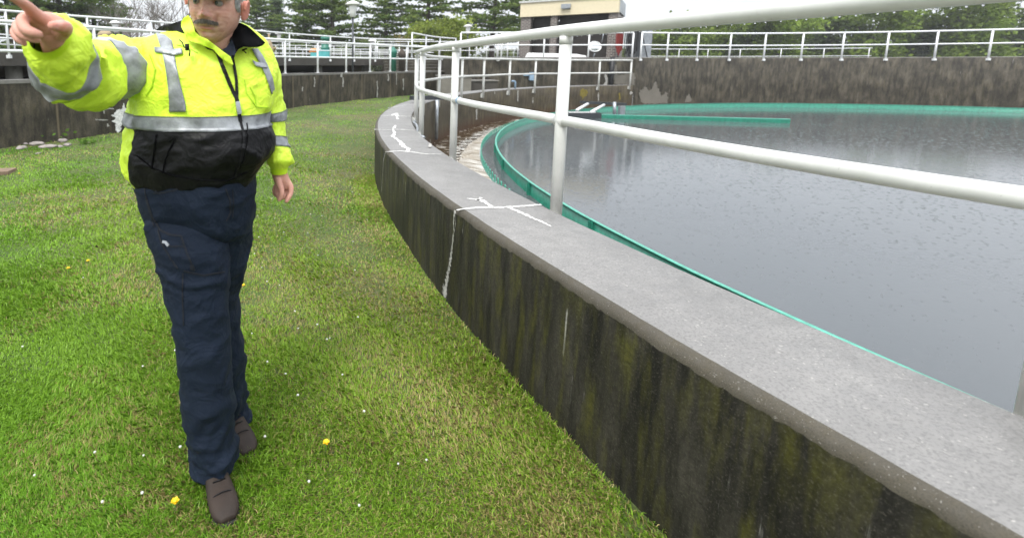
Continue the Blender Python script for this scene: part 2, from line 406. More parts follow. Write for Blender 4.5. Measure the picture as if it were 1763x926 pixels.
def water_mat(name, col, rough, drops, foam=0.0, bs=0.25):
    m, t, b = newmat(name); v = coords(t)
    r1 = mix(t, 0.35, nz(t, v, 22.0, 3, 0.5), nz(t, v, 4.0, 3, 0.5))
    b.inputs['Base Color'].default_value = (*col, 1); b.inputs['Roughness'].default_value = rough
    b.inputs['IOR'].default_value = 1.33; b.inputs['Specular IOR Level'].default_value = 0.5
    h = r1
    last = None
    for s_, off in ((9.0, 0.0), (6.4, 7.3), (14.0, 3.1)):
        mp = nd(t, 'Mapping'); mp.inputs['Location'].default_value = (off, off * 1.7, 0); t.links.new(v, mp.inputs['Vector'])
        vo = nd(t, 'TexVoronoi'); vo.inputs['Scale'].default_value = s_; vo.voronoi_dimensions = '2D'; t.links.new(mp.outputs[0], vo.inputs['Vector'])
        sc = nd(t, 'SeparateColor'); t.links.new(vo.outputs['Color'], sc.inputs[0])
        mu = nd(t, 'Math', operation='MULTIPLY'); t.links.new(vo.outputs['Distance'], mu.inputs[0]); mu.inputs[1].default_value = 46
        ad = nd(t, 'Math', operation='MULTIPLY'); t.links.new(sc.outputs[0], ad.inputs[0]); ad.inputs[1].default_value = 30
        sb = nd(t, 'Math', operation='SUBTRACT'); t.links.new(mu.outputs[0], sb.inputs[0]); t.links.new(ad.outputs[0], sb.inputs[1])
        si = nd(t, 'Math', operation='SINE'); t.links.new(sb.outputs[0], si.inputs[0])
        sel = ramp(t, sc.outputs[1], [(0.80, 0.0), (0.84, 1.0)])
        fall = ramp(t, vo.outputs['Distance'], [(0.02, 1.0), (0.33, 0.0)])
        w_ = mix(t, 1.0, sel, fall, 'MULTIPLY')
        o_ = nd(t, 'Math', operation='MULTIPLY'); t.links.new(si.outputs[0], o_.inputs[0]); t.links.new(w_, o_.inputs[1])
        if last is None: last = o_.outputs[0]
        else:
            q = nd(t, 'Math', operation='ADD'); t.links.new(last, q.inputs[0]); t.links.new(o_.outputs[0], q.inputs[1]); last = q.outputs[0]
    q = nd(t, 'Math', operation='MULTIPLY'); t.links.new(last, q.inputs[0]); q.inputs[1].default_value = drops
    q2 = nd(t, 'Math', operation='ADD'); t.links.new(q.outputs[0], q2.inputs[0]); t.links.new(h, q2.inputs[1])
    bump(t, b, q2.outputs[0], bs, 0.012)
    if foam:
        fo = nz(t, v, 3.1, 8, 0.7, 1.5)
        base = mix(t, ramp(t, fo, [(0.55, 0.0), (0.60, foam)]), (*col,), (0.6, 0.57, 0.5)); t.links.new(base, b.inputs['Base Color'])
        t.links.new(ramp(t, fo, [(0.55, rough), (0.60, 0.7)]), b.inputs['Roughness'])
    return m
def disc(name, r0, r1, z, mat, n=180):
    V = []; Fc = []
    if r0 <= 0:
        V.append(pol(0, 0, z))
        for k in range(n): V.append(pol(r1, 360 * k / n, z))
        Fc = [(0, 1 + k, 1 + (k + 1) % n) for k in range(n)]
    else:
        for k in range(n): V += [pol(r0, 360 * k / n, z), pol(r1, 360 * k / n, z)]
        Fc = [(2 * k, 2 * k + 1, (2 * k + 3) % (2 * n), (2 * k + 2) % (2 * n)) for k in range(n)]
    o = mesh_obj(name, V, Fc, mat); o['kind'] = 'structure'; return o
disc('tank_water', 0, 15.44, -0.285, water_mat('dark_tank_water', (0.085, 0.093, 0.098), 0.05, 0.32, bs=0.16), 360)
disc('channel_water', 15.85, 16.9, lz, water_mat('brown_channel_water', (0.05, 0.03, 0.012), 0.10, 0.2, foam=0.6), 360)
fm = MB(); fr = random.Random(3)
for k in range(520):
    d = fr.uniform(128, 205); r0_ = 15.86 + fr.uniform(-.05, .30) ** 2 * 1.5 + fr.uniform(0, .10); L_ = fr.uniform(.04, .26); w0 = fr.uniform(.008, .03); bend = fr.uniform(-.25, .25)
    P3 = [pol(r0_ + L_ * q, d + bend * q * q, lz + .004) for q in (0, .4, .75, 1)]; t_ = Vector((-math.sin(rad(d)), math.cos(rad(d)), 0))
    vv_ = []
    for q, p in zip((.6, 1, .7, .1), P3): vv_ += [p + t_ * w0 * q * fr.uniform(.7, 1.3), p - t_ * w0 * q * fr.uniform(.7, 1.3)]
    fm.add(vv_, [(0, 2, 3, 1), (2, 4, 5, 3), (4, 6, 7, 5)])
fo_ = fm.build('foam', simple('water_foam', (0.66, 0.64, 0.58), 0.6, var=0.2, scale=30)); fo_['kind'] = 'stuff'; tagit(fo_, 'white foam streaks on the brown channel water beside the spillway', 'foam')
# toothed weir plate
def teeth(a0, a1, pitch_deg):
    V = []; Fc = []; sub = 12; n = int((a1 - a0) / pitch_deg) * sub
    for i in range(n + 1):
        ph = (i % sub) / sub; q_ = (ph - .5) / .24; h = -0.300 + (0.070 + 0.05 * math.sqrt(max(0, 1 - q_ * q_)) if abs(q_) < 1 else 0)
        d = a0 + (a1 - a0) * i / n
        for r_, z_ in ((15.47, -0.42), (15.47, h), (15.455, h), (15.455, -0.42)): V.append(pol(r_, d, z_))
    for i in range(n):
        for k in range(3): Fc.append((i * 4 + k, i * 4 + k + 1, (i + 1) * 4 + k + 1, (i + 1) * 4 + k))
    return V, Fc
V, Fc = teeth(60, 268, 0.82)
weir = mesh_obj('weir_plate', V, Fc, M_teal_m, smooth=False)
tagit(weir, 'green toothed weir plate around the edge of the dark water', 'weir')
baf = thing('scum_baffle', (0, 0, 0), 'smooth teal baffle band curving just inside the toothed weir', 'baffle')
revolve('band', [(15.16, -0.45), (15.16, -0.105), (15.148, -0.105), (15.148, -0.45)], arc(-60, 300, 0.5), [M_teal], [0, 0, 0], parent=baf, jit=lambda p, i: Vector((0, 0, 0.006 * noise.noise(p * 1.2))))
revolve('top_lip', [(15.176, -0.100), (15.176, -0.090), (15.140, -0.090), (15.140, -0.100)], arc(-60, 300, 0.5), [M_teal_l], [0, 0, 0, 0], parent=baf, closed=True, jit=lambda p, i: Vector((0, 0, 0.006 * noise.noise(p * 1.2))))
for k in range(26):
    d = 92 + k * 6.6
    m = MB(); a = pol(15.175, d); t_ = rad(d)
    m.box(a.x - 0.012, a.x + 0.012, a.y - 0.035, a.y + 0.035, -0.42, -0.108, rz=t_, piv=(a.x, a.y, 0)); 
    m.box(a.x - 0.004, a.x + 0.020, a.y - 0.01, a.y + 0.01, -0.42, -0.108, rz=t_, piv=(a.x, a.y, 0)); m.build('joint_plate', M_teal, baf, smooth=False)

# ---- tall wall at the back and right, upper decks
ZD = 1.885
tall = thing('tall_retaining_wall', (0, 0, 0), 'tall stained concrete wall behind the far side of the tank', 'wall')
prof = [(16.78, -0.75), (16.78, 0.4), (16.78, ZD - 0.02), (16.80, ZD), (17.25, ZD), (17.25, ZD - 0.5)]
tall_body = revolve('curved_face', prof, arc(106.9, -62, 0.7), [M_tall, M_cap], [0, 0, 1, 1, 0], parent=tall)
def wallstrip(name, path, z0, z1, th, mats, parent=None, capw=True):
    """upright wall along a plan path; face towards the camera side, a cap on top"""
    V = []; U = []; Fc = []; Mi = []; L = 0
    n = len(path)
    for i, p in enumerate(path):
        t_ = (path[min(i + 1, n - 1)] - path[max(i - 1, 0)]); t_.z = 0; t_.normalize(); nn = Vector((-t_.y, t_.x, 0))
        if i: L += (p - path[i - 1]).length
        b0 = z0(p) if callable(z0) else z0
        for q, z in ((p, b0), (p, z1 - 0.07), (p - nn * 0.012, z1 - 0.068), (p - nn * 0.012, z1), (p + nn * th, z1), (p + nn * th, b0)):
            V.append((q.x, q.y, z + (noise.noise(Vector((q.x * 2, q.y * 2, z))) * 0.004))); U.append((L, z))
    mi = [0, 1, 1, 1, 0]
    for j in range(n - 1):
        for i in range(5): Fc.append((j * 6 + i, (j + 1) * 6 + i, (j + 1) * 6 + i + 1, j * 6 + i + 1)); Mi.append(mi[i])
    Fc.append(tuple(range(6))); Mi.append(0); Fc.append(tuple(reversed([(n - 1) * 6 + i for i in range(6)]))); Mi.append(0)
    return mesh_obj(name, V, Fc, mats, parent, uvs=U, midx=Mi, smooth=False)
def lin(a, b, n): a = Vector(a); b = Vector(b); return [a.lerp(b, i / n) for i in range(n + 1)]
XT0, XT1 = 4.92, 12.86
ts = wallstrip('straight_face', lin((XT0, 22.36, 0), (XT1, 22.36, 0), 24), -0.3, ZD, 0.45, [M_tall, M_cap], tall)
m = MB(); m.box(XT0, XT0 + 0.45, 22.84, 34, 0, ZD); m.build('return_face', M_tall, tall, smooth=False)
# wall enclosing the lawn on the left
W2Z = 1.27
w2path = catmull([(-16.5, -8, 0), (-11.2, 1.2, 0), (-6.47, 9.17, 0), (-2.08, 16.1, 0), (2.56, 21.8, 0), (4.72, 24.3, 0)], 26)
wall2 = thing('lawn_wall', (0, 0, 0), 'long dark stained concrete wall along the far side of the lawn', 'wall')
w2 = wallstrip('wall_body', w2path, -0.2, W2Z, 0.3, [M_back, M_cap], wall2)
# decks
dk = thing('upper_deck', (0, 0, 0), 'raised concrete walkway on round columns behind the lawn wall', 'walkway')
edge = catmull([(-20, -2, 0), (-12.5, 7.5, 0), (-9.2, 13.4, 0), (-6.4, 17, 0), (-2.7, 23.1, 0), (1.2, 27.6, 0), (4.9, 29.0, 0)], 14)
V = []; Fc = []; n = len(edge)
for p in edge:
    q = p + Vector((-4.5, 9, 0)).normalized() * 0.0
    b = Vector((p.x - 4, p.y + 9, 0))
    V += [(p.x, p.y, ZD - 0.36), (p.x, p.y, ZD), (b.x, b.y, ZD), (b.x, b.y, ZD - 0.36)]
for i in range(n - 1):
    for k in range(4): Fc.append((i * 4 + k, (i + 1) * 4 + k, (i + 1) * 4 + (k + 1) % 4, i * 4 + (k + 1) % 4))
Fc += [(0, 1, 2, 3), tuple((n - 1) * 4 + k for k in (3, 2, 1, 0))]
mesh_obj('deck_slab', V, Fc, M_slab, dk, smooth=False)
for (x, y) in ((18, 126), (560, 116), (300, 120), (420, 118), (640, 113), (110, 124)):
    p = None
    best = min(edge, key=lambda e: abs((PX + F_PX * e.x / max(e.y, .1)) - x))
    c = best + Vector((-0.25, 0.65, 0)); MB().lathe((c.x, c.y, 0.0), [(0.21, 0), (0.21, ZD - 0.355)], 20).build('column', M_cap, dk)
m = MB()
for i in range(0, n - 6, 6):
    a = edge[i] + Vector((-3.2, 7.0, 0)); c = edge[i + 6] + Vector((-3.2, 7.0, 0)); m.tube([(a.x, a.y, 0.9), (c.x, c.y, 0.9)], 0.18, 8)
m.build('pipe_run', M_slab, dk)
V = []; Fc = []
for p in edge[::3]: V += [(p.x - 3.6, p.y + 8.2, 0), (p.x - 3.6, p.y + 8.2, ZD - 0.3)]
for i in range(len(V) // 2 - 1): Fc.append((2 * i, 2 * i + 2, 2 * i + 3, 2 * i + 1))
mesh_obj('back_wall', V, Fc, M_back, dk, smooth=False)  # added behind the columns so no sky shows in the dark underdeck
# right hand yard deck, behind the tall wall
V = []; Fc = []
pts = [(XT0 + 0.02, 22.85), (XT1, 22.85)] + [tuple(pol(17.2, d)[:2]) for d in arc(106, -60, 4)]
outer = [(XT0 + 0.02, 48), (XT1, 48)] + [tuple(pol(44, d)[:2]) for d in arc(100, -60, 4)]
k_ = min(len(pts), len(outer)); pts = pts[:k_]; outer = outer[:k_]
for a, b in zip(pts, outer): V += [(*a, ZD - 0.006), (*b, ZD - 0.006)]
for i in range(k_ - 1): Fc.append((2 * i, 2 * i + 2, 2 * i + 3, 2 * i + 1))
yd = mesh_obj('yard_pavement', V, Fc, M_cap); yd['kind'] = 'structure'
# stairs from the lawn level to the upper deck
st = thing('concrete_stair', (3.9, 26, 0), 'dark concrete steps rising behind the end of the lawn wall', 'stair')
for i in range(6):
    z = 0.95 + 0.155 * (i + 1); y = 25.6 + i * 0.30
    m = MB(); m.box(1.9, XT0 - 0.02, y, y + 2.4 - i * 0.3, z - 0.155, z - 0.02, 0); m.box(1.9, XT0 - 0.02, y - 0.02, y + 0.30, z - 0.018, z, 1)
    m.build('step', [M_tall, M_cap], st, smooth=False)
m = MB(); m.box(1.9, XT0 - 0.02, 25.6, 27.9, 0.1, 0.94); m.build('stair_base', M_tall, st, smooth=False)
# low block and plinth in the yard between the walls
bl = thing('concrete_block', (4.6, 20.9, 0.2), 'pale low concrete block beside the dark tall wall', 'block')
m = MB(); m.box(3.85, 5.1, 20.6, 21.7, 0.1, 1.06); m.build('block_body', M_patch, bl, smooth=False)
m = MB(); m.box(3.80, 5.15, 20.55, 21.75, 1.063, 1.12); m.build('block_cap', M_cap, bl, smooth=False)
ll = thing('concrete_ledge', (6, 21.2, 0.2), 'stepped low concrete ledge right of the pale block', 'ledge')
m = MB(); m.box(5.2, 6.35, 21.1, 22.3, 0.1, 0.86); m.build('ledge_body', M_slab, ll, smooth=False)
m = MB(); m.box(5.16, 6.40, 21.05, 22.3, 0.863, 0.90); m.build('ledge_cap', M_cap, ll, smooth=False)

# ================================================================ traced marks laid on real surfaces
def hit(bvh, x, y):
    d = ray(x, y).normalized(); h = bvh.ray_cast(EYE, d)
    return (h[0], h[1], d) if h[0] is not None else (None, None, d)
def ribbon(name, pts, w, mat, parent, z=None, bvh=None, off=0.004, th=0.0, jit=0.25, step=3.0):
    """a thin strip following a traced line; lies on level z or on a surface"""
    P = []
    for a, b in zip(pts[:-1], pts[1:]):
        n = max(1, int(math.hypot(b[0] - a[0], b[1] - a[1]) / step))
        for i in range(n): t = i / n; P.append((a[0] + (b[0] - a[0]) * t, a[1] + (b[1] - a[1]) * t))
    P.append(pts[-1]); W = w if isinstance(w, (list, tuple)) else [w]
    Q = []; N = []
    for (x, y) in P:
        if z is not None: Q.append(on(x, y, z + off)); N.append(Vector((0, 0, 1)))
        else:
            h, nn, d = hit(bvh, x, y)
            if h is None: continue
            if nn.dot(d) > 0: nn = -nn
            Q.append(h + nn * off); N.append(nn)
    n = len(Q)
    if n < 2: return None
    V = []; Fc = []
    for i in range(n):
        t_ = (Q[min(i + 1, n - 1)] - Q[max(i - 1, 0)])
        if t_.length < 1e-6: t_ = Vector((1, 0, 0))
        s_ = t_.cross(N[i]).normalized()
        u = i / (n - 1) * (len(W) - 1); k = min(int(u), len(W) - 2) if len(W) > 1 else 0
        ww = W[0] if len(W) == 1 else W[k] + (W[k + 1] - W[k]) * (u - k)
        sl = 1 + jit * 1.3 * noise.noise(Vector((i * .33, Q[i].x * 9, Q[i].y * 9)))
        a = ww * sl * (1 + jit * random.uniform(-1, 1)) / 2; b = ww * sl * (1 + jit * random.uniform(-1, 1)) / 2
        V += [Q[i] + s_ * a, Q[i] - s_ * b]
        if th: V += [Q[i] + s_ * a - N[i] * (off + th), Q[i] - s_ * b - N[i] * (off + th)]
    st_ = 4 if th else 2
    for i in range(n - 1):
        a = i * st_; c = a + st_
        Fc.append((a, a + 1, c + 1, c))
        if th: Fc += [(a, c, c + 2, a + 2), (a + 1, a + 3, c + 3, c + 1)]
    return mesh_obj(name, V, Fc, mat, parent, smooth=False)
def patch(name, poly, mat, parent, depth, th=0.0, step=4.0, nudge=0.0, smooth=True, subs=None, rag=0.0):
    """flat outline given its own surface: depth(x, y) -> point; th makes it a slab"""
    P = [Vector(p) for p in poly]; pts = []
    m_ = len(P)
    for i in range(m_):
        a, b = P[i], P[(i + 1) % m_]; n = max(1, int((b - a).length / step))
        for k in range(n): pts.append(a.lerp(b, k / n))
    if rag: pts = [q + Vector((noise.noise(Vector((q.x * .45, q.y * .45, 1))) + .6 * noise.noise(Vector((q.x * 1.3, q.y * 1.3, 4))), noise.noise(Vector((q.x * .45, q.y * .45, 9))) + .6 * noise.noise(Vector((q.x * 1.3, q.y * 1.3, 7))))) * rag for q in pts]
    nb = len(pts); xs = [p.x for p in P]; ys = [p.y for p in P]
    edges = [(i, (i + 1) % nb) for i in range(nb)]
    def inside(x, y):
        c = False
        for i in range(nb):
            a, b = pts[i], pts[(i + 1) % nb]
            if (a.y > y) != (b.y > y) and x < (b.x - a.x) * (y - a.y) / (b.y - a.y) + a.x: c = not c
        return c
    x = min(xs) + step / 2; r_ = 0
    inner = []
    yy = min(ys) + step / 2
    while yy < max(ys):
        xx = min(xs) + step / 2 + (step / 2 if r_ % 2 else 0)
        while xx < max(xs):
            if inside(xx, yy) and min((Vector((xx, yy)) - q).length for q in pts) > step * 0.5: inner.append(Vector((xx, yy)))
            xx += step
        yy += step * 0.87; r_ += 1
    vv, ee, ff, *_ = delaunay_2d_cdt(pts + inner, edges, [list(range(nb))], 1, 1e-5)
    V = []
    for v in vv: V.append(depth(v.x, v.y))
    ok = all(v is not None for v in V)
    if not ok:
        good = [v for v in V if v is not None]
        if not good: return None
        c = sum((g_ for g_ in good), Vector()) / len(good)
        V = [v if v is not None else None for v in V]
        for i, v in enumerate(V):
            if v is None:
                px_, j = min(((vv[i] - vv[k]).length, k) for k in range(len(vv)) if V[k] is not None and depth(vv[k].x, vv[k].y) is not None)
                d = ray(vv[i].x, vv[i].y); V[i] = EYE + d * (V[j].y / d.y)
    Fc = [tuple(f) for f in ff]
    if th:
        n = len(V); dirs = [(v - EYE).normalized() for v in V]; V = V + [v + d * th for v, d in zip(V, dirs)]
        Fb = [tuple(reversed([i + n for i in f])) for f in Fc]
        cnt = {}
        for f in Fc:
            for i in range(len(f)):
                e = (f[i], f[(i + 1) % len(f)]); cnt[e] = 1
        side = [(b, a, a + n, b + n) for (a, b) in cnt if (b, a) not in cnt]
        Fc = Fc + Fb + side
    return mesh_obj(name, V, Fc, mat, parent, smooth=smooth)
RB = bvh_of(ring_body)
W2B = bvh_of(w2); TB = bvh_of(tall_body, ts)
def surf(bvh, off):
    def f(x, y):
        h, nn, d = hit(bvh, x, y); return None if h is None else h - d * off
    return f
S = M_seal
for pts, w in (
    ([(786, 361.5), (800, 359.5), (825, 357), (850, 357.5), (880, 356), (905, 354.5), (932, 352)], [.018, .028, .022, .03, .022, .02]),
    ([(804, 341.5), (818, 343.5), (827, 344), (838, 350), (850, 358)], [.012, .02, .035, .02, .02]),
    ([(824, 345), (828, 340)], [.02, .014]),
    ([(876, 357), (892, 364), (912, 373), (931, 381), (949, 390)], [.02, .03, .02, .018, .01]),
    ([(664, 261.5), (690, 260), (712, 262), (730, 265), (760, 265.5)], [.02, .025, .03, .022, .016]),
    ([(676, 222), (680, 229), (676, 235), (684, 240), (691, 246), (696, 253), (704, 256), (700, 262)], [.02, .04, .03, .035, .05, .04, .03]),
    ([(644, 223), (668, 223.5), (690, 223), (716, 225)], [.03, .02, .03, .02]),
    ([(678, 221), (681, 216)], [.03, .02]),
    ([(655, 199.5), (675, 199), (683, 195), (683, 200), (716, 200.5)], [.03, .03, .06, .03, .02]),
    ([(683, 201), (685, 205)], [.04, .03]),
    ([(668, 186), (700, 181)], [.02, .02])):
    ribbon('sealed_crack', pts, [q * 1.1 for q in w], S, ring, z=Z_TOP + 0.0015, off=0.0015, jit=0.5, step=1.3)
ribbon('lime_streak', [(785.5, 363), (782, 372), (781.5, 400), (779, 430), (775, 460), (770, 482), (764, 508)], [.016, .006, .008, .010, .02, .03, .045], M_efflo, ring, bvh=RB, off=0.003, jit=0.95, step=1.5)
ribbon('lime_streak', [(783.5, 366), (785, 385), (781, 410), (776, 440), (771, 470), (768, 508)], [.006, .003, .006, .004, .012, .02], M_efflo, ring, bvh=RB, off=0.003, jit=1.0, step=1.5)
ribbon('lime_streak', [(664, 263), (661, 275), (659.5, 300), (657, 330)], [.015, .01, .01, .014], M_efflo, ring, bvh=RB, off=0.004, jit=0.5, step=3)
# white lime deposit and streaks on the lawn wall
patch('lime_deposit', [(196, 196), (201, 190), (212, 187), (213, 178), (216, 187), (228, 186), (232, 196), (229, 215), (221, 225), (214, 214), (209, 214), (207, 226), (203, 231), (199, 224), (199, 212), (192, 209), (198, 207), (198, 202), (190, 199)], M_efflo2, wall2, surf(W2B, 0.008), step=1.2, rag=2.2)
for pts, w in (([(169, 188), (178, 189), (186, 187), (196, 188)], .03), ([(178, 189), (179, 196)], .03), ([(183, 179), (192, 178), (199, 174)], .03), ([(200, 170), (212, 171)], .04),
               ([(164, 206), (176, 207), (186, 207)], .02), ([(185, 213), (186, 218)], .06)):
    ribbon('lime_streak', pts, w, M_efflo, wall2, bvh=W2B, off=0.008, jit=0.6, step=1.5)
for x, y0, y1, w in ((587, 127, 133, .16), (541, 133, 150, .05), (590, 134, 150, .07), (668, 128, 140, .06), (682, 125, 146, .05), (694, 136, 156, .07), (649, 140, 168, .06), (520, 150, 158, .05)):
    ribbon('lime_streak', [(x, y0), (x + .5, (y0 + y1) / 2), (x, y1)], w, M_efflo, wall2, bvh=W2B, off=0.01, jit=0.6, step=2)
# pale spalled areas on the tall wall
patch('spalled_patch', [(1104, 176), (1100, 160), (1106, 155), (1110, 148), (1117, 157), (1124, 150), (1128, 140), (1133, 152), (1139, 166), (1146, 158), (1150, 162), (1149, 178), (1120, 179), (1106, 178)], M_spall, tall, surf(TB, 0.02), step=1.2, rag=2.6)
patch('spalled_patch', [(1179, 176), (1182, 165), (1187, 162), (1190, 172), (1189, 176)], M_spall, tall, surf(TB, 0.02), step=1.2, rag=2.6)
patch('spalled_patch', [(1055, 112), (1062, 112), (1064, 130), (1078, 128), (1092, 126), (1093, 146), (1058, 146)], M_spall, tall, surf(TB, 0.03), step=1.2, rag=2.6)
patch('lime_deposit', [(1040, 128), (1044, 129), (1047, 136), (1045, 149), (1040, 149), (1039, 145), (1043, 141)], M_efflo, tall, surf(TB, 0.03), step=1.2, rag=1.2)
for x, y0, y1, w in ((891, 156, 175, .06), (851, 158, 162, .05), (820, 188, 206, .09), (917, 168, 178, .05), (1030, 160, 174, .06), (740, 240, 255, .04)):
    ribbon('lime_streak', [(x, y0), (x, y1)], w, M_efflo, ring, bvh=RB, off=0.01, jit=0.5, step=2)
ribbon('lime_streak', [(1085, 158), (1092, 170), (1093, 178)], .12, M_efflo, ring, bvh=RB, off=0.01, jit=0.5, step=2)
M_mossy = simple('yellow_moss', (0.17, 0.135, 0.02), 0.9, var=0.4, scale=20)
patch('moss_patch', [(998, 157), (1004, 153), (1012, 156), (1010, 165), (1003, 172), (999, 164)], M_mossy, ring, surf(RB, 0.02), step=1.2, rag=3.0)
ribbon('moss_streak', [(1066, 160), (1066.5, 172)], .10, M_mossy, ring, bvh=RB, off=0.02, jit=0.4, step=2)

# ================================================================ railings
def railing(name, label, path, zb, posts, hgt=1.09, rr_=0.03, mid=0.5, group=None, mat=None, drop=0.0, mids=None, base=True, seg=8, ends=False, postr=None):
    """path: plan points; posts: plan points"""
    mat = mat or M_white; postr = postr or rr_
    o = thing(name, (path[0][0], path[0][1], zb), label, 'railing', group)
    tp = [(p[0], p[1], zb + hgt) for p in path]
    MB().tube(tp, rr_, seg).build('top_rail', mat, o)
    for f in (mids or [mid]):
        MB().tube([(p[0], p[1], zb + hgt * f) for p in path], rr_ * 0.85, seg).build('middle_rail', mat, o)
    for p in posts:
        m = MB(); m.tube([(p[0], p[1], zb - drop), (p[0], p[1], zb + hgt - rr_ * 0.5)], postr, seg)
        po = m.build('post', mat, o)
        if drop:
            MB().box(p[0] - 0.05, p[0] + 0.05, p[1] - 0.055, p[1] + 0.04, zb - drop, zb - drop + 0.09).build('bracket', mat, po, smooth=False)
        elif base:
            MB().box(p[0] - 0.07, p[0] + 0.07, p[1] - 0.07, p[1] + 0.07, zb + 0.002, zb + 0.014).build('base_plate', mat, po, smooth=False)
    return o
def along(path, gap, start=0.0):
    out = []; acc = -start
    for a, b in zip(path[:-1], path[1:]):
        a = Vector(a); b = Vector(b); L = (b - a).length; d = 0.0
        while acc + (L - d) >= 0 and L > 0:
            d2 = d - acc if acc < 0 else d
            if d2 > L: break
            out.append(a.lerp(b, d2 / L)); acc = -gap; d = d2
            if d >= L: break
        acc += L - d
    return out
# the big railing on the ring wall
rg = thing('tank_railing', tuple(pol(R_POST, 184.5, Z_TOP)), 'thick pale grey pipe railing on the curved wall around the tank', 'railing')
HR = 1.09
wob = lambda d: 0.004 * math.sin(d * 0.7) + 0.003 * math.sin(d * 0.23 + 1)
degs = arc(107.8, 262, 0.7)
MB().tube([pol(R_POST, d, Z_TOP + HR + wob(d)) for d in degs], 0.036, 18).build('top_rail', M_rail, rg)
MB().tube([pol(R_POST, d, Z_TOP + HR * 0.5 + wob(d + 9)) for d in degs], 0.031, 18).build('middle_rail', M_rail, rg)
for i, d in enumerate([107.9, 114.3, 121.2, 128.8, 135.3, 142.4, 149, 157, 164.5, 171.2, 177.8, 184.5, 191.1, 197.75, 204.4, 211, 217.7, 224.3, 231, 237.7, 244.3, 251, 257.6]):
    p = pol(R_POST, d); m = MB()
    m.tube([(p.x, p.y, Z_TOP - 0.20), (p.x, p.y, Z_TOP + HR - 0.03)], 0.0365, 18); 
    po = m.build('post', M_rail, rg)
    m = MB(); q = pol(R_POST + 0.04, d)
    for zz in (Z_TOP - 0.12,): m.box(q.x - 0.035, q.x + 0.035, q.y - 0.045, q.y + 0.045, zz - 0.07, zz + 0.07, rz=rad(d), piv=(q.x, q.y, 0))
    m.build('bracket', M_rail, po, smooth=False)
    MB().tube([pol(R_POST, d - 0.13, Z_TOP + HR * 0.5), pol(R_POST, d + 0.13, Z_TOP + HR * 0.5)], 0.0375, 16).build('fitting', M_rail, po)
    m = MB(); m.tube([(p.x, p.y, Z_TOP + HR - 0.075), (p.x, p.y, Z_TOP + HR - 0.025)], 0.0385, 16)
    m.build('fitting', M_blue if i == 11 and False else M_rail, po)
MB().tube([pol(R_POST, 184.95, Z_TOP + HR * 0.5), pol(R_POST, 185.1, Z_TOP + HR * 0.5)], 0.034, 16).build('blue_tape', M_blue, rg)
# rain drops hanging under the top rail
m = MB()
for k in range(70):
    d = 187.6 + k * 0.16 + random.uniform(-.04, .04); p = pol(R_POST, d, Z_TOP + HR + wob(d) - 0.0375)
    m.ball(p, 0.0035, 0.0035, 0.0055, 6)
md, t_, b_ = newmat('water_drop'); b_.inputs['Transmission Weight'].default_value = 1.0; b_.inputs['Roughness'].default_value = 0.02; b_.inputs['IOR'].default_value = 1.33
o = m.build('rain_drops', md, rg); o['kind'] = 'stuff'
# lawn wall railing
W2R = [p + Vector((-0.12, 0.10, 0)) for p in w2path]
def at_px(path, xs):
    out = []
    for x in xs:
        k = min(range(len(path) - 1), key=lambda i: abs(PX + F_PX * path[i].x / max(path[i].y * .99, 0.3) - x) if path[i].y > 0.5 else 1e9)
        a, b = path[k], path[k + 1 if k + 1 < len(path) else k - 1]
        xa, xb = PX + F_PX * a.x / a.y / .99, PX + F_PX * b.x / b.y / .99
        t = (x - xa) / (xb - xa) if abs(xb - xa) > 1e-6 else 0; out.append(a.lerp(b, max(-1, min(2, t))))
    return out
railing('lawn_wall_railing', 'white two-bar railing standing along the top of the lawn wall', W2R, W2Z, at_px(W2R, [-60, 62, 165, 262, 345, 425, 491, 547, 596, 637, 672, 700]), rr_=0.034)
# upper deck railing
DR = [p + Vector((0.02, -0.03, 0)) for p in edge]
railing('deck_railing', 'white railing fixed to the edge of the raised walkway', DR[8:], ZD, at_px(DR, [17, 155, 262, 345, 430, 499, 569, 610, 646]), rr_=0.032, drop=0.16, mids=[0.34, 0.67])
# railings farther back on the walkways
def back_rail(label, pts, gap, h=1.09, mids=(0.5,), r_=0.028, zb=ZD):
    P = [Vector((p[0], p[1], 0)) for p in pts]
    return railing('walkway_railing', label, P, zb, along(P, gap), hgt=h, rr_=r_, mids=list(mids), group='railings farther back on the raised walkways', base=False, seg=6)
def pxat(x, Y): return ((x - PX) / F_PX * Y * .988, Y)
back_rail('white railing crossing behind the green motor', [pxat(300, 27), pxat(430, 30), pxat(560, 33), pxat(700, 35)], 1.7, mids=(0.33, 0.66))
back_rail('white railing a little behind the motor, along the inner walkway', [pxat(440, 36), pxat(560, 38), pxat(715, 40)], 1.5, mids=(0.5,))
back_rail('white railing at the far end of the walkways below the pines', [pxat(420, 46), pxat(600, 47), pxat(905, 47)], 1.8, mids=(0.4, 0.7))
back_rail('white railing behind the stair, in front of the bushes', [pxat(650, 31), pxat(800, 31), pxat(890, 31.5)], 1.9, mids=(0.5,))
back_rail('short white railing beside the brick building', [pxat(820, 27.2), pxat(893, 27.0)], 0.55, h=1.0, mids=(0.5,))
back_rail('white railing seen beyond the lowest sleeve on the left', [pxat(-60, 17.5), pxat(60, 21), pxat(240, 27)], 1.2, h=0.82, mids=(0.55,))
SR = [pxat(709, 22.6), pxat(733, 24.6), pxat(757, 26.4), pxat(784, 27.4)]
railing('stair_head_railing', 'white railing angled back from the stair head', [Vector((*p, 0)) for p in SR], ZD, [Vector((*p, 0)) for p in SR], rr_=0.034, mids=[0.5])
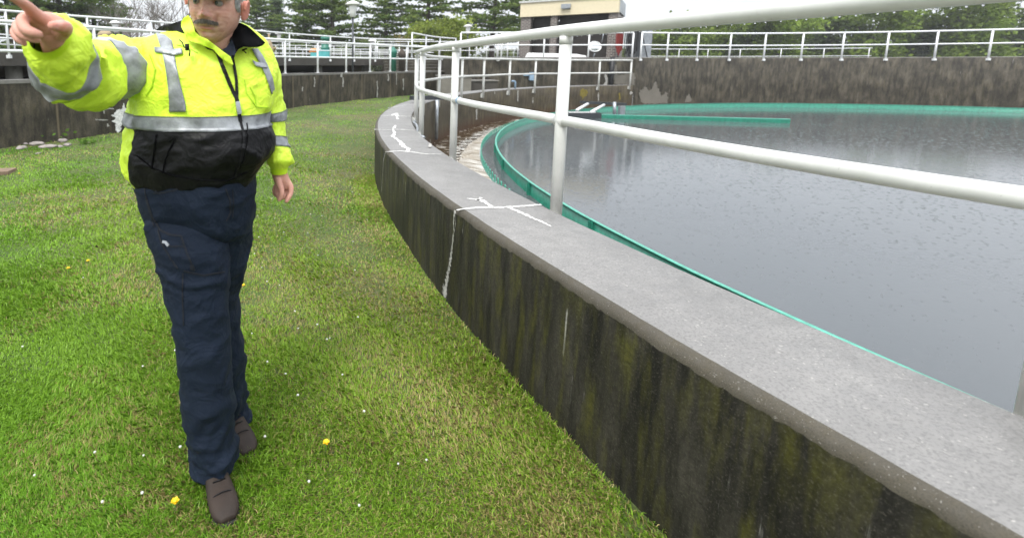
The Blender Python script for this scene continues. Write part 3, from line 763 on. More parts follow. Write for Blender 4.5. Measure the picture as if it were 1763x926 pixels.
# tall wall railings
TR = lin((5.02, 22.42, 0), (12.72, 22.42, 0), 8)
railing('yard_railing', 'white railing on the tall wall in front of the brick building', TR, ZD, [Vector((x, 22.42, 0)) for x in (5.02, 6.85, 8.75, 10.75, 12.72)], rr_=0.036, drop=0.15)
CRr = [pol(16.76, d) for d in arc(106.2, -40, 1.5)]
railing('curved_wall_railing', 'white railing on the tall curved wall at the right', CRr, ZD, [pol(16.76, d) for d in [106.1] + list(np.arange(101.2, -40, -5.3))], rr_=0.036, drop=0.15)
back_rail('far white railing in front of the bright green trees', [pxat(1118, 36), pxat(1250, 37), pxat(1500, 34)], 2.4, h=0.8, mids=(0.35,))
# ================================================================ brick building on the yard
BY = 26.0
def bx(x): return (x - PX) / F_PX * BY * .985
def bz(y, Y=BY): return at(PX, y, Y).z
BA = rad(33); bc_, bs_ = math.cos(BA), math.sin(BA); BX0 = 13.86
def bu(x):
    t = (x - PX) / F_PX * .985; return -(BX0 - BY * t) / (bc_ + bs_ * t)
bd = thing('brick_building', (BX0, BY, ZD), 'small brick building with a cream fascia and dark open bays', 'building')
bd.rotation_euler = (0, 0, -BA); OFF[bd.name] = Vector((0, 0, ZD))
def ubox(m, x0, x1, y0, y1, z0, z1, mi=0):
    """box with wall-like uv (metres)"""
    for (a, b) in (((x0, y0), (x1, y0)), ((x1, y0), (x1, y1)), ((x1, y1), (x0, y1)), ((x0, y1), (x0, y0))):
        L = math.hypot(b[0] - a[0], b[1] - a[1])
        m.add([(a[0], a[1], z0), (b[0], b[1], z0), (b[0], b[1], z1), (a[0], a[1], z1)], [(0, 1, 2, 3)], mi, [(0, z0), (L, z0), (L, z1), (0, z1)])
    m.add([(x0, y0, z1), (x1, y0, z1), (x1, y1, z1), (x0, y1, z1)], [(0, 1, 2, 3)], mi)
    m.add([(x0, y0, z0), (x0, y1, z0), (x1, y1, z0), (x1, y0, z0)], [(0, 1, 2, 3)], mi)
zf, zt, DEP = 4.22, 4.98, 4.2
XL = bu(895)
for a, b in ((895, 912), (946, 957), (1045, 1060)):
    m = MB(); ubox(m, bu(a), bu(b), 0, 0.5, ZD, zf - 0.002); m.build('brick_pier', M_brick, bd, smooth=False)
m = MB(); ubox(m, XL, 0, DEP - 0.2, DEP, ZD, zf); m.build('back_wall', M_brick, bd, smooth=False)
m = MB(); ubox(m, XL, XL + 0.2, 0.502, DEP - 0.202, ZD, zf); m.build('side_wall', M_brick, bd, smooth=False)
m = MB(); ubox(m, -0.2, 0, 0.502, DEP - 0.202, ZD, zf); m.build('side_wall', M_brick, bd, smooth=False)
for a, b in ((912, 946), (957, 1045)):
    m = MB(); ubox(m, bu(a) + .003, bu(b) - .003, 0.7, 0.76, ZD, zf - .004, 0)
    for k in range(14): ubox(m, bu(a) + .003, bu(b) - .003, 0.68, 0.698, ZD + k * 0.16, ZD + k * 0.16 + 0.02, 0)
    m.build('roller_door', M_door, bd, smooth=False)
m = MB(); m.box(XL - 0.03, 0.03, -0.12, 0.45, zf, zt); m.build('fascia', M_cream, bd, smooth=False)
m = MB(); m.box(XL - 0.1, 0.1, -0.2, 0.6, zt + .002, zt + 0.10); m.build('roof_trim', M_roof, bd, smooth=False)
m = MB(); m.box(XL - .02, 0.02, 0.61, DEP, zf + 0.1, zt + 0.04); m.build('roof', M_steel, bd, smooth=False)
m = MB(); u0, u1 = bu(964), bu(980); m.box(u0, u1, -0.32, -0.122, zt - .42, zt - .2); m.box(u0 + .05, u1 - .05, -0.28, -0.14, zt - .46, zt - .422); m.build('wall_light', M_steel, bd, smooth=False)
# hoses and things against its right hand corner
hs = thing('red_hose_coils', (bx(1066), 25.2, ZD), 'long red hoses hanging in loops at the building corner', 'hose')
hk = MB(); hk.box(bx(1061) * .974, bx(1074) * .974, 25.35, 25.43, ZD + 1.55, ZD + 1.63); hk.tube([(bx(1067) * .974, 25.42, ZD), (bx(1067) * .974, 25.42, ZD + 1.6)], 0.03); hk.build('hook_bar', M_darksteel, hs, smooth=False)
for k in range(7):
    x = bx(1061.5) * .974 + k * 0.045; w_ = 0.035; L = 1.45 - 0.1 * abs(k - 3) + random.uniform(-.06, .06)
    P = [(x + w_ * math.sin(2 * PI * i / 24), 25.33 - 0.02 * (k % 3), ZD + 1.6 - L / 2 + L / 2 * math.cos(2 * PI * i / 24)) for i in range(25)]
    MB().tube(P, 0.022, 7, cap=False).build('hose_loop', M_red, hs)
hs = thing('black_hose_coils', (bx(1080), 25.0, ZD), 'black hoses and cables hanging in loops beside the red hoses', 'hose')
hk = MB(); hk.box(bx(1074) * .967, bx(1097) * .967, 25.15, 25.22, ZD + 1.5, ZD + 1.58); hk.tube([(bx(1086) * .967, 25.2, ZD), (bx(1086) * .967, 25.2, ZD + 1.55)], 0.03); hk.build('hook_bar', M_darksteel, hs, smooth=False)
for k in range(9):
    x = bx(1076) * .967 + k * 0.07; w_ = 0.05; L = 1.45 - 0.12 * (k % 3)
    P = [(x + w_ * math.sin(2 * PI * i / 24), 25.1 - 0.02 * (k % 3), ZD + 1.55 - L / 2 + L / 2 * math.cos(2 * PI * i / 24)) for i in range(25)]
    MB().tube(P, 0.02, 7, cap=False).build('hose_loop', M_black, hs)
cb = thing('steel_cabinet', ((bx(1110) * .973), 25.4, ZD), 'tall grey steel cabinet standing behind the railing gap', 'cabinet')
m = MB(); m.box((bx(1096) * .973), (bx(1122) * .973), 25.3, 26.2, ZD, bz(51, 25.3)); m.build('cabinet_body', M_steel, cb, smooth=False)
m = MB(); m.box((bx(1095) * .973), (bx(1123.5) * .973), 25.25, 26.25, bz(51, 25.3) + 0.002, bz(49, 25.3)); m.build('lid', M_steel, cb, smooth=False)
m = MB(); m.box((bx(1096.5) * .973), (bx(1103) * .973), 25.27, 25.297, ZD + 0.05, bz(52, 25.3)); m.build('door_panel', M_darksteel, cb, smooth=False)
m = MB(); m.tube([((bx(1100) * .973), 25.2, ZD + 1.45), ((bx(1114) * .973), 25.2, ZD + 0.05)], 0.025, 8); m.build('brace', M_darksteel, cb)
# round dish on a stand
dp = at(1023.5, 81, 23.6)
ds = thing('round_mirror', (dp.x, dp.y, ZD), 'round white-rimmed mirror on a leaning pole behind the yard railing', 'mirror')
rotd = Matrix.Rotation(rad(76), 3, 'X')
m = MB(); N = 40; v = []; f = []
for k in range(N):
    th = 2 * PI * k / N
    for (r_, h_) in ((0.315, 0.0), (0.315, 0.04), (0.27, 0.05), (0.27, 0.0)):
        v.append(dp + rotd @ Vector((r_ * math.cos(th), r_ * 0.82 * math.sin(th), h_)))
for k in range(N):
    for j in range(4): f.append((k * 4 + j, ((k + 1) % N) * 4 + j, ((k + 1) % N) * 4 + (j + 1) % 4, k * 4 + (j + 1) % 4))
m.add(v, f); m.build('rim', M_whitep, ds)
mm, t_, b_ = newmat('mirror_face'); b_.inputs['Metallic'].default_value = 1.0; b_.inputs['Roughness'].default_value = 0.06; b_.inputs['Base Color'].default_value = (0.8, 0.82, 0.8, 1)
v = [dp + rotd @ Vector((0, 0, 0.075))]; f = []
for j in range(1, 6):
    r_ = 0.275 * j / 5
    for k in range(N): v.append(dp + rotd @ Vector((r_ * math.cos(2 * PI * k / N), r_ * 0.82 * math.sin(2 * PI * k / N), 0.02 + 0.055 * (1 - (j / 5) ** 2))))
f = [(0, 1 + k, 1 + (k + 1) % N) for k in range(N)]
for j in range(4):
    for k in range(N): a = 1 + j * N; f.append((a + k, a + N + k, a + N + (k + 1) % N, a + (k + 1) % N))
mesh_obj('mirror_face', v, f, mm, ds)
MB().tube([at(1036, 74, 23.65), at(1040, 52, 23.7)], 0.018, 8).tube([at(1024, 92, 23.65), (dp.x, 23.65, ZD)], 0.03, 8).tube([at(1013, 90, 23.6), (at(1011, 90, 23.6).x, 23.6, ZD)], 0.02, 8).build('pole', M_steel, ds)
# pale cover lying on the yard
cv = thing('white_cover', (at(960, 95, 24.3).x, 24.3, ZD), 'flat white tank cover lying in front of the dark bays', 'cover')
a, b = at(912, 97, 24.2).x, at(1006, 97, 24.2).x
m = MB(); zz = ZD
m.add([(a, 23.9, zz), (b, 23.9, zz), (b, 24.9, zz), (a, 24.9, zz), (a + 0.05, 23.95, zz + 0.13), (b - 0.05, 23.95, zz + 0.10), (b - 0.1, 24.8, zz + 0.2), (a + 0.1, 24.8, zz + 0.26)],
      [(0, 1, 5, 4), (1, 2, 6, 5), (2, 3, 7, 6), (3, 0, 4, 7), (4, 5, 6, 7)]); m.build('cover_shell', M_whitep, cv, smooth=False)
m = MB(); m.box(a - 0.03, b + 0.03, 23.86, 24.92, zz, zz + 0.035); m.build('rim', M_cap, cv, smooth=False)
# down pipe, box, light and blue pipe on the tall wall
pp = at(1053, 120, 22.28)
dpz = thing('down_pipe', (pp.x, 22.27, 0.3), 'black vertical pipe running down the tall wall below the mirror', 'pipe')
MB().tube([(pp.x, 22.27, 0.3), (pp.x, 22.27, ZD + 0.02)], 0.10, 14).build('pipe_body', M_black, dpz)
m = MB()
for z in (0.6, 1.1, 1.6): m.box(pp.x - 0.13, pp.x + 0.13, 22.20, 22.355, z, z + 0.05)
m.build('clamp', M_darksteel, dpz, smooth=False)
pp = at(915, 131, 22.3); bxx = thing('junction_box', (pp.x, 22.3, pp.z), 'small grey-blue junction box on the tall wall', 'box')
MB().box(pp.x - 0.09, pp.x + 0.09, 22.22, 22.356, pp.z - 0.2, pp.z + 0.16).build('box_body', M_blue, bxx, smooth=False)
MB().tube([(pp.x - 0.35, 22.32, pp.z + 0.02), (pp.x - 0.08, 22.32, pp.z + 0.02)], 0.03).build('conduit', M_blue, bxx)
pp = at(857, 104, 22.25); wl = thing('wall_lamp', tuple(pp), 'small round white lamp on the tall wall under the railing post', 'lamp')
MB().ball(pp + Vector((0, -0.05, 0)), 0.08, 0.08, 0.065).build('globe', M_whitep, wl); MB().box(pp.x - 0.04, pp.x + 0.04, pp.y - 0.02, 22.356, pp.z - 0.04, pp.z + 0.04).build('mount', M_steel, wl)
o = MB().tube([at(887, 153, 18.6), at(887, 141, 18.6), at(885.5, 140.2, 18.6), at(881, 140.2, 18.6)], 0.035, 8).build('bent_pipe', M_blue)
tagit(o, 'short pale blue bent pipe rising from the far ring wall', 'pipe')
# metal beam on the ring wall far left and pipe on the inner face
o = MB().box(-0, 1.2, -0.07, 0.07, 0, 0.10).build('dark_beam', M_darksteel, smooth=False)
q = on(706, 176, Z_TOP + 0.01); o.location = (q.x, q.y, Z_TOP + 0.06); o.rotation_euler = (0, 0, rad(8)); tagit(o, 'dark steel beam lying across the far end of the ring wall', 'beam')
q0 = pol(16.70, 157.9)
o = MB().tube([(q0.x, q0.y, Z_TOP + 0.1), (q0.x, q0.y, -0.35)], 0.045, 10).build('grey_pipe', M_steel); tagit(o, 'grey vertical pipe clamped to the inner face of the ring wall', 'pipe')
# hose bundle near the tank-side posts
o = MB().tube([pol(16.74 + 0.02 * math.sin(i * 1.7), 170 + i * 0.9, 0.6 - 0.03 * math.sin(i * 0.9) - 0.1 * (i < 2)) for i in range(11)], 0.022, 8).build('hose', M_steel)
tagit(o, 'thin grey hose running down inside the wall behind the post cluster', 'hose')
# ================================================================ skimmer in the water
sk = thing('surface_skimmer', tuple(on(1050, 200, -0.28)), 'grey steel skimmer frame with a trough standing over the far water', 'skimmer')
def seg2(m, x0, y0, Y0, x1, y1, Y1, r_): m.tube([at(x0, y0, Y0), at(x1, y1, Y1)], r_, 8)
YS = 18.3
a = at(1004, 177, YS + 0.5); b = at(1079, 180.5, YS)
m = MB(); 
for dy in (0, 0.22): m.add([a + Vector((0, dy, -0.04)), b + Vector((0, dy, -0.04)), b + Vector((0, dy + 0.06, -0.04)), a + Vector((0, dy + 0.06, -0.04)), a + Vector((0, dy, 0.05)), b + Vector((0, dy, 0.05)), b + Vector((0, dy + 0.06, 0.05)), a + Vector((0, dy + 0.06, 0.05))],
      [(0, 1, 5, 4), (1, 2, 6, 5), (2, 3, 7, 6), (3, 0, 4, 7), (4, 5, 6, 7), (3, 2, 1, 0)])
m.build('beam', M_darksteel, sk, smooth=False)
a = at(979, 193, 17.2); b = at(1033, 199, 16.9); zz = -0.27
m = MB()
for (p, q, w_, h_) in ((a, b, 0.05, 0.16),):
    for dy in (0.0, 0.75):
        m.add([(p.x, p.y + dy, zz), (q.x, q.y + dy, zz), (q.x, q.y + dy + w_, zz), (p.x, p.y + dy + w_, zz), (p.x, p.y + dy, zz + h_), (q.x, q.y + dy, zz + h_), (q.x, q.y + dy + w_, zz + h_), (p.x, p.y + dy + w_, zz + h_)],
              [(0, 1, 5, 4), (1, 2, 6, 5), (2, 3, 7, 6), (3, 0, 4, 7), (4, 5, 6, 7)])
    m.box(p.x - 0.05, p.x, p.y, p.y + 0.8, zz, zz + h_ + 0.02); m.box(q.x, q.x + 0.05, q.y, q.y + 0.8, zz, zz + h_ + 0.02)
m.build('trough', M_darksteel, sk, smooth=False)
MB().box(a.x, b.x, a.y + 0.01, a.y + 0.04, zz + 0.163, zz + 0.20).build('trough_lip', M_whitep, sk, smooth=False)
for (x0, y0, x1, y1) in ((1012, 179, 993, 190), (1040, 181, 1018, 193)):
    MB().tube([at(x0, y0, 18.4), at(x1, y1, 17.3)], 0.05, 6).build('strut', M_white, sk)
MB().tube([at(1058, 176, 18.2), at(1058, 206, 18.2)], 0.06, 8).build('post', M_steel, sk)
m = MB(); q = at(1070, 192, 17.7); m.box(q.x - 0.09, q.x + 0.09, q.y - 0.08, q.y + 0.08, -0.6, at(1070, 183, 17.7).z); m.build('post', M_steel, sk, smooth=False)
rb = thing('radial_baffle', tuple(on(1080, 197, -0.2)), 'straight teal board running out over the water from the skimmer', 'baffle')
p = on(1036, 200, -0.20); q = on(1200, 203, -0.18); dirn = (q - p); q = p + dirn * 1.9
for nm, z0, z1, th, mt in (('board', -0.42, -0.17, 0.03, M_teal), ('top_lip', -0.168, -0.15, 0.09, M_teal_l)):
    nn = Vector((-dirn.y, dirn.x, 0)).normalized() * th
    m = MB(); m.add([(p.x, p.y, z0), (q.x, q.y, z0), (q.x + nn.x, q.y + nn.y, z0), (p.x + nn.x, p.y + nn.y, z0), (p.x, p.y, z1), (q.x, q.y, z1), (q.x + nn.x, q.y + nn.y, z1), (p.x + nn.x, p.y + nn.y, z1)],
        [(0, 1, 5, 4), (1, 2, 6, 5), (2, 3, 7, 6), (3, 0, 4, 7), (4, 5, 6, 7)]); m.build(nm, mt, rb, smooth=False)
# ================================================================ machinery and lamps on the walkways
mt = thing('green_motor', tuple(at(557, 98, 26)[:2]) + (ZD,), 'teal green pump motor with a rounded hood on the walkway', 'motor')
c = at(559, 98, 26); 
MB().lathe((c.x + 0.03, c.y, ZD + 0.45), [(0.22, 0), (0.24, 0.04), (0.24, 0.12), (0.20, 0.14), (0.20, 0.5), (0.25, 0.52), (0.25, 0.60), (0.19, 0.70), (0.08, 0.74)], 20).build('motor_housing', M_green, mt)
m = MB(); m.box(c.x - 0.32, c.x + 0.26, c.y - 0.3, c.y + 0.3, ZD, ZD + 0.445); m.build('gearbox', M_cyan, mt, smooth=False)
m = MB(); m.box(c.x - 0.72, c.x - 0.33, c.y - 0.25, c.y + 0.25, ZD, ZD + 0.3); m.build('drive_housing', M_cyan, mt, smooth=False)
m = MB(); m.ball((c.x - 0.52, c.y - 0.02, ZD + 0.36), 0.3, 0.27, 0.16, 14); o = m.build('orange_cloth', M_orange); tagit(o, 'crumpled orange cloth lying on the light blue drive housing', 'cloth')
def lamp(x, ytop, Y, zb, label, r_=0.26, pole=M_darksteel, group='mushroom shaped walkway lamps'):
    t = at(x, ytop, Y); o = thing('street_lamp', (t.x, t.y, zb), label, 'lamp', group); zt_ = t.z
    MB().tube([(t.x, t.y, zb), (t.x, t.y, zt_ - 0.6 * r_ / 0.26)], 0.035 * r_ / 0.26, 10).build('pole', pole, o)
    s_ = r_ / 0.26
    MB().lathe((t.x, t.y, zt_ - 0.62 * s_), [(0.05 * s_, 0), (0.10 * s_, 0.03 * s_), (0.15 * s_, 0.40 * s_), (0.13 * s_, 0.44 * s_)], 16).build('lamp_glass', M_whitep, o)
    MB().lathe((t.x, t.y, zt_ - 0.19 * s_), [(0.12 * s_, 0.0), (0.27 * s_, 0.02 * s_), (0.28 * s_, 0.06 * s_), (0.16 * s_, 0.13 * s_), (0.05 * s_, 0.17 * s_)], 20).build('lamp_shade', M_whitep, o)
    return o
lamp(607.5, 1, 19.5, ZD - 1.6, 'white mushroom lamp on a tall dark pole in front of the pines', 0.27, group=None)
lamp(198, 35, 24, ZD, 'white mushroom lamp above the pointing man’s shoulder'.replace('’', "'"), 0.25)
lamp(480, 55, 30, ZD, 'low white mushroom lamp right of the raised black collar', 0.22)
lamp(641, 67, 30, ZD, 'low white mushroom lamp near the bend in the deck railing', 0.24)
lamp(806, 42, 36, ZD, 'white mushroom lamp standing before the spring-green bushes', 0.30)
# tan valve column by the lawn wall and brown valve on the deck
c = on(461, 129, W2Z); Yc = 16.9; c = at(462, 100, Yc)
vp = thing('valve_column', (c.x, Yc, 0.2), 'tan valve column standing just behind the lawn wall', 'valve')
zt_ = at(462, 69, Yc).z
MB().lathe((c.x, Yc + 0.2, 0.2), [(0.13, 0), (0.13, 0.9), (0.115, 0.95), (0.115, zt_ - 0.65), (0.17, zt_ - 0.60), (0.18, zt_ - 0.5), (0.13, zt_ - 0.46), (0.11, zt_ - 0.3), (0.05, zt_ - 0.2)], 16).build('column', M_tan, vp)
MB().tube([(c.x - 0.24, Yc + 0.2, zt_ - 0.28), (c.x + 0.24, Yc + 0.2, zt_ - 0.28)], 0.05, 8).tube([(c.x, Yc + 0.2, zt_ - 0.4), (c.x, Yc + 0.2, zt_ + 0.22)], 0.03, 8).build('hand_wheel', M_tan, vp)
c = at(180, 62, 16.5)
vb = thing('brown_valve', (c.x, c.y, ZD), 'rusty brown valve housing above the raised sleeve', 'valve')
MB().tube([(c.x - 0.18, c.y, c.z - 0.02), (c.x - 0.1, c.y, c.z), (c.x + 0.15, c.y, c.z), (c.x + 0.2, c.y, c.z - 0.03)], [0.10, 0.16, 0.16, 0.10], 12).build('housing', M_tan, vb)
MB().tube([(c.x - 0.44, c.y, c.z), (c.x - 0.15, c.y, c.z)], 0.05, 8).build('shaft', M_darksteel, vb)
MB().tube([(c.x, c.y, ZD), (c.x, c.y, c.z)], 0.09, 10).build('stand', M_tan, vb)
for x, Y, zt_, mt_, lb in ((677, 24.5, 80, M_green, 'dark green valve post behind the lawn wall, near its far end'), (692, 25.0, 84, M_bark, 'rusty brown valve post right of the dark green one')):
    c = at(x, zt_, Y); vp = thing('valve_post', (c.x, c.y, 0.9), lb, 'valve')
    MB().lathe((c.x, c.y, 0.9), [(0.16, 0), (0.16, c.z - 1.3), (0.2, c.z - 1.25), (0.2, c.z - 1.1), (0.1, c.z - 1.02), (0.04, c.z - 0.9), (0.04, c.z - 0.8)], 14).build('post_body', mt_, vp)
    MB().lathe((c.x, c.y, c.z + 0.13), [(0.13, 0), (0.13, 0.03)], 14).build('hand_wheel', M_darksteel, vp)
# ================================================================ stones, board, flowers
for i, (x, y, rx, ry, rz) in enumerate(((37, 258, .10, .08, .05), (45, 251, .05, .05, .035), (64, 251, .14, .09, .05), (83, 255, .17, .10, .05), (107, 245, .09, .07, .06), (116, 250, .11, .06, .04), (103, 253, .06, .05, .03), (66, 266, .04, .03, .02))):
    p = on(x, y, 0.0); m = MB(); m.ball((0, 0, 0), rx, ry, rz * .8, 18, rot=Matrix.Rotation(random.uniform(0, 3), 3, 'Z'))
    m.v = [v + Vector((noise.noise(v * 14 + Vector((i, 0, 0))), noise.noise(v * 14 + Vector((0, i, 5))), noise.noise(v * 14 + Vector((9, 0, i))) * 0.5)) * 0.03 for v in m.v]
    m.v = [v + Vector((p.x, p.y, float(gz(p.x, p.y)) + rz * 0.5)) for v in m.v]
    o = m.build('stone', M_rock)
    tagit(o, ['pale stone leftmost in the heap by the lawn wall', 'small stone behind the leftmost one by the lawn wall', 'pinkish flat stone against the weeds by the wall', 'largest white stone in the middle of the heap', 'stone highest up at the right of the heap', 'flat stone at the right end of the heap', 'small stone between the largest and the right-hand ones', 'tiny stone lying alone in front of the heap'][i], 'stone', 'stones lying by the lawn wall')
p = on(8, 303, 0.0)
o = MB().box(-1.6, 0.0, -0.13, 0.13, 0.0, 0.05).build('wooden_board', M_wood, smooth=False); q = on(22, 299, 0.0); o.location = (q.x, q.y, 0.01); o.rotation_euler = (0, 0, rad(10))
tagit(o, 'weathered wooden board lying in the grass at the left edge', 'board')
M_yel = simple('dandelion_yellow', (0.80, 0.55, 0.01), 0.6, var=0.15); M_pet = simple('white_clover', (0.6, 0.6, 0.55), 0.7)
M_stem = simple('green_stem', (0.08, 0.16, 0.03), 0.6)
fl = [(151, 452, 'dandelion nearest the left of the man\'s trousers'), (117, 465, 'dandelion left of and nearer than its neighbour, left foreground'), (33, 301, 'dandelion next to the wooden board'), (418, 493, 'dandelion right beside the man\'s rear leg'),
      (300, 870, 'dandelion in the near foreground left of the boots'), (560, 760, 'dandelion in the near foreground right of the boots')]
def flower(x, y, label, r_=0.014):
    p = on(x, y, 0.05); z0 = float(gz(p.x, p.y)); o = thing('dandelion', (p.x, p.y, z0), label, 'flower', 'dandelions in the lawn')
    MB().tube([(p.x, p.y, z0), (p.x + 0.004, p.y, z0 + 0.055)], 0.002, 5).build('stem', M_stem, o)
    m = MB(); N = 26
    for k in range(N):
        a = 2 * PI * k / N + random.uniform(-.1, .1); L = r_ * (0.75 + 0.3 * (k % 2)); el = 0.25 + 0.5 * (k % 3) / 2
        c = Vector((p.x + 0.004, p.y, z0 + 0.055)); t_ = Vector((math.cos(a) * math.cos(el), math.sin(a) * math.cos(el), math.sin(el))) * L; s_ = Vector((-math.sin(a), math.cos(a), 0)) * 0.003
        m.add([c - s_, c + s_, c + t_ + s_ * 1.2, c + t_ - s_ * 1.2], [(0, 1, 2, 3)])
    m.ball((p.x + 0.004, p.y, z0 + 0.060), r_ * 0.5, r_ * 0.5, r_ * 0.35, 10)
    m.build('flower_head', M_yel, o, smooth=False)
for x, y, lb in fl: flower(x, y, lb)
# white clover heads and daisies: scattered, uncountable
m = MB()
for k in range(150):
    u = random.random(); Y = 1.5 + 17 * u * u if k > 90 else random.uniform(2.2, 13); X = random.uniform(-0.75, 0.25) * Y if k > 90 else (random.uniform(-0.22, 0.05) * Y + 0.0)
    if math.hypot(X - CX, Y - CY) < R_OUT + 0.25: continue
    z0 = float(gz(X, Y)) + random.uniform(0.03, 0.06); m.ball((X, Y, z0), 0.0045 + 0.003 * random.random(), None, 0.004, 6)
o = m.build('clover_flowers', M_pet); tagit(o, 'tiny white clover flowers scattered through the lawn', 'flowers', kind='stuff')
# ================================================================ vegetation
def cards(centers, sizes, tints, flat=0.0, aspect=1.6, seed=0, up=None):
    """one small bent leaf/needle tuft per centre -> verts, faces arrays"""
    r_ = np.random.default_rng(seed); n = len(centers)
    d = r_.normal(size=(n, 3)); d[:, 2] *= (1 - flat); d /= np.linalg.norm(d, axis=1)[:, None]
    e = r_.normal(size=(n, 3)); e[:, 2] *= (1 - flat * 0.6); e -= d * (e * d).sum(1)[:, None]; e /= np.linalg.norm(e, axis=1)[:, None]
    s = sizes[:, None]
    a = centers - d * s * aspect * 0.5; b = centers + e * s * 0.5; c = centers + d * s * aspect * 0.5; f = centers - e * s * 0.5
    V = np.stack([a, b, c, f], 1).reshape(-1, 3); col = np.repeat(tints, 4, axis=0)
    return V, col
def fast_mesh(name, V, mat, col, parent=None, k=4):
    off = OFF[parent.name] if parent else Vector((0, 0, 0))
    V = V - np.array(off)[None, :]
    n = len(V); me = bpy.data.meshes.new(name); me.vertices.add(n); me.vertices.foreach_set('co', V.astype(np.float32).ravel())
    me.loops.add(n); me.loops.foreach_set('vertex_index', np.arange(n, dtype=np.int32))
    me.polygons.add(n // k); me.polygons.foreach_set('loop_start', np.arange(0, n, k, dtype=np.int32)); me.polygons.foreach_set('loop_total', np.full(n // k, k, dtype=np.int32))
    me.materials.append(mat)
    ca = me.color_attributes.new('tint', 'FLOAT_COLOR', 'POINT'); c4 = np.concatenate([col, np.ones((n, 1))], 1)
    ca.data.foreach_set('color', c4.astype(np.float32).ravel())
    me.update(); me.validate()
    o = bpy.data.objects.new(name, me); COL.objects.link(o)
    if parent: o.parent = parent
    OFF[o.name] = off
    return o
def pine_data(H, spread, seed, z0=0.12, sparse=1.0, leaf=0.19):
    r_ = random.Random(seed); C = []; T = []; S = []; br = MB()
    pts = [Vector((0.12 * H / 14 * math.sin(i * 0.7 + seed), 0.1 * math.cos(i), H * i / 12)) for i in range(13)]
    br.tube(pts, [0.26 * H / 14 * (1 - 0.9 * i / 12) + 0.02 for i in range(13)], 9)
    z = H * z0; 
    while z < H * 0.985:
        t = (z - H * z0) / (H * (1 - z0)); L0 = spread * ((1 - t) ** 0.75 * 0.95 + 0.06) * (0.75 + 0.25 * math.sin(min(1, t * 5) * PI / 2))
        nb = r_.randint(4, 6)
        ph = r_.uniform(0, 6.28)
        for k in range(nb):
            if r_.random() < 0.12: continue
            a = ph + 2 * PI * k / nb + r_.uniform(-.35, .35); L = L0 * r_.uniform(0.55, 1.12)
            rise = r_.uniform(0.02, 0.22) + 0.5 * t * t
            zz = z + r_.uniform(-.2, .2)
            def bp(q): return Vector((math.cos(a) * L * q, math.sin(a) * L * q, zz + L * (rise * q - 0.18 * q * q * (1 - t) + 0.10 * q ** 3)))
            br.tube([bp(q / 4) for q in range(5)], [0.05 * (1 - 0.2 * q) * (0.5 + L / spread) for q in range(5)], 5, cap=False)
            nc = max(3, int(L * 3.4 * sparse))
            for c in range(nc):
                q = 0.28 + 0.75 * (c + r_.random()) / nc; side = r_.uniform(-1, 1) * 0.34 * L * (1.1 - q * 0.7)
                p = bp(min(q, 1.03)) + Vector((-math.sin(a) * side, math.cos(a) * side, r_.uniform(-.05, .16)))
                tone = r_.uniform(0.75, 1.2)
                for _ in range(r_.randint(17, 26)):
                    o = Vector((r_.gauss(0, .33), r_.gauss(0, .33), r_.gauss(0, .055)))
                    C.append(p + o); v = tone * r_.uniform(0.8, 1.2); T.append((v * r_.uniform(.95, 1.15), v, v * .95)); S.append(leaf * r_.uniform(.6, 1.3))
        z += H * 0.045 * r_.uniform(.75, 1.3) * (1 - 0.4 * t)
    return br, np.array([tuple(c) for c in C]), np.array(T), np.array(S)
def place_mesh(src, parent, name):
    o = src.copy(); o.name = name; COL.objects.link(o); o.parent = parent; return o
pine_protos = []
def make_pine(x, Y, H, spread, seed, label, mat=None, proto=None, rz=0.0, sc=1.0, z0=0.12, sparse=1.0, hz=1.0):
    X = (x - PX) / F_PX * Y
    root = thing('pine_tree', (X, Y, 0), label, 'tree', 'tall conifers in the row behind the walkways')
    if proto is None:
        br, C, T, S_ = pine_data(H, spread, seed, z0, sparse)
        off = Vector((X, Y, 0)); br.v = [v + off for v in br.v]
        t_ = br.build('trunk', M_bark, root)
        V, col = cards(C + np.array([X, Y, 0]), S_, T, flat=0.55, aspect=1.7, seed=seed)
        c_ = fast_mesh('crown', V, mat or M_pine, col, root)
        pine_protos.append((t_, c_))
    else:
        for src, nm in zip(pine_protos[proto], ('trunk', 'crown')):
            o = place_mesh(src, root, nm)
            if nm == 'crown' and mat: o.data = o.data.copy(); o.data.materials[0] = mat
    root.rotation_euler = (0, 0, rz); root.scale = (sc, sc, sc * hz)
    return root
make_pine(575, 52, 14.5, 4.3, 1, 'broad pine with layered branches right of the tall dark lamp pole', z0=0.06)
make_pine(735, 50, 15.5, 4.6, 2, 'wide pine standing over the spring-green bushes', z0=0.22)
make_pine(845, 47, 15.0, 4.0, 3, 'open pine with thin airy branches left of the brick building', sparse=0.75, z0=0.25)
make_pine(478, 62, 9.4, 2.1, 4, 'narrow blue-grey spire-topped conifer right of the man\'s head', mat=M_pine2, z0=0.04)
P_ = [(528, 54, 0, 1.0, 1.0, 'dense dark pine between the narrow spire and the tall lamp'), (662, 52, 1, 2.0, 0.85, 'pine with brown dead twigs right of the tall lamp'),
      (890, 52, 2, 1.3, 1.05, 'pine partly hidden by the left corner of the brick building'), 
      (30, 36, 0, 0.5, 0.95, 'dark pine behind the pointing hand at the left edge'), (112, 38, 1, 3.0, 1.0, 'dark pine above the cuff of the raised sleeve'),
      (170, 40, 0, 2.2, 0.9, 'dark pine above the raised elbow'), (445, 58, 1, 5.0, 0.72, 'shorter pine just right of the man\'s ear'), (-60, 40, 2, 1.0, 1.0, 'pine just cut by the left edge')]
for x, Y, pr, rz, sc, lb in P_: make_pine(x, Y, 0, 0, 0, lb, proto=pr, rz=rz, sc=sc)
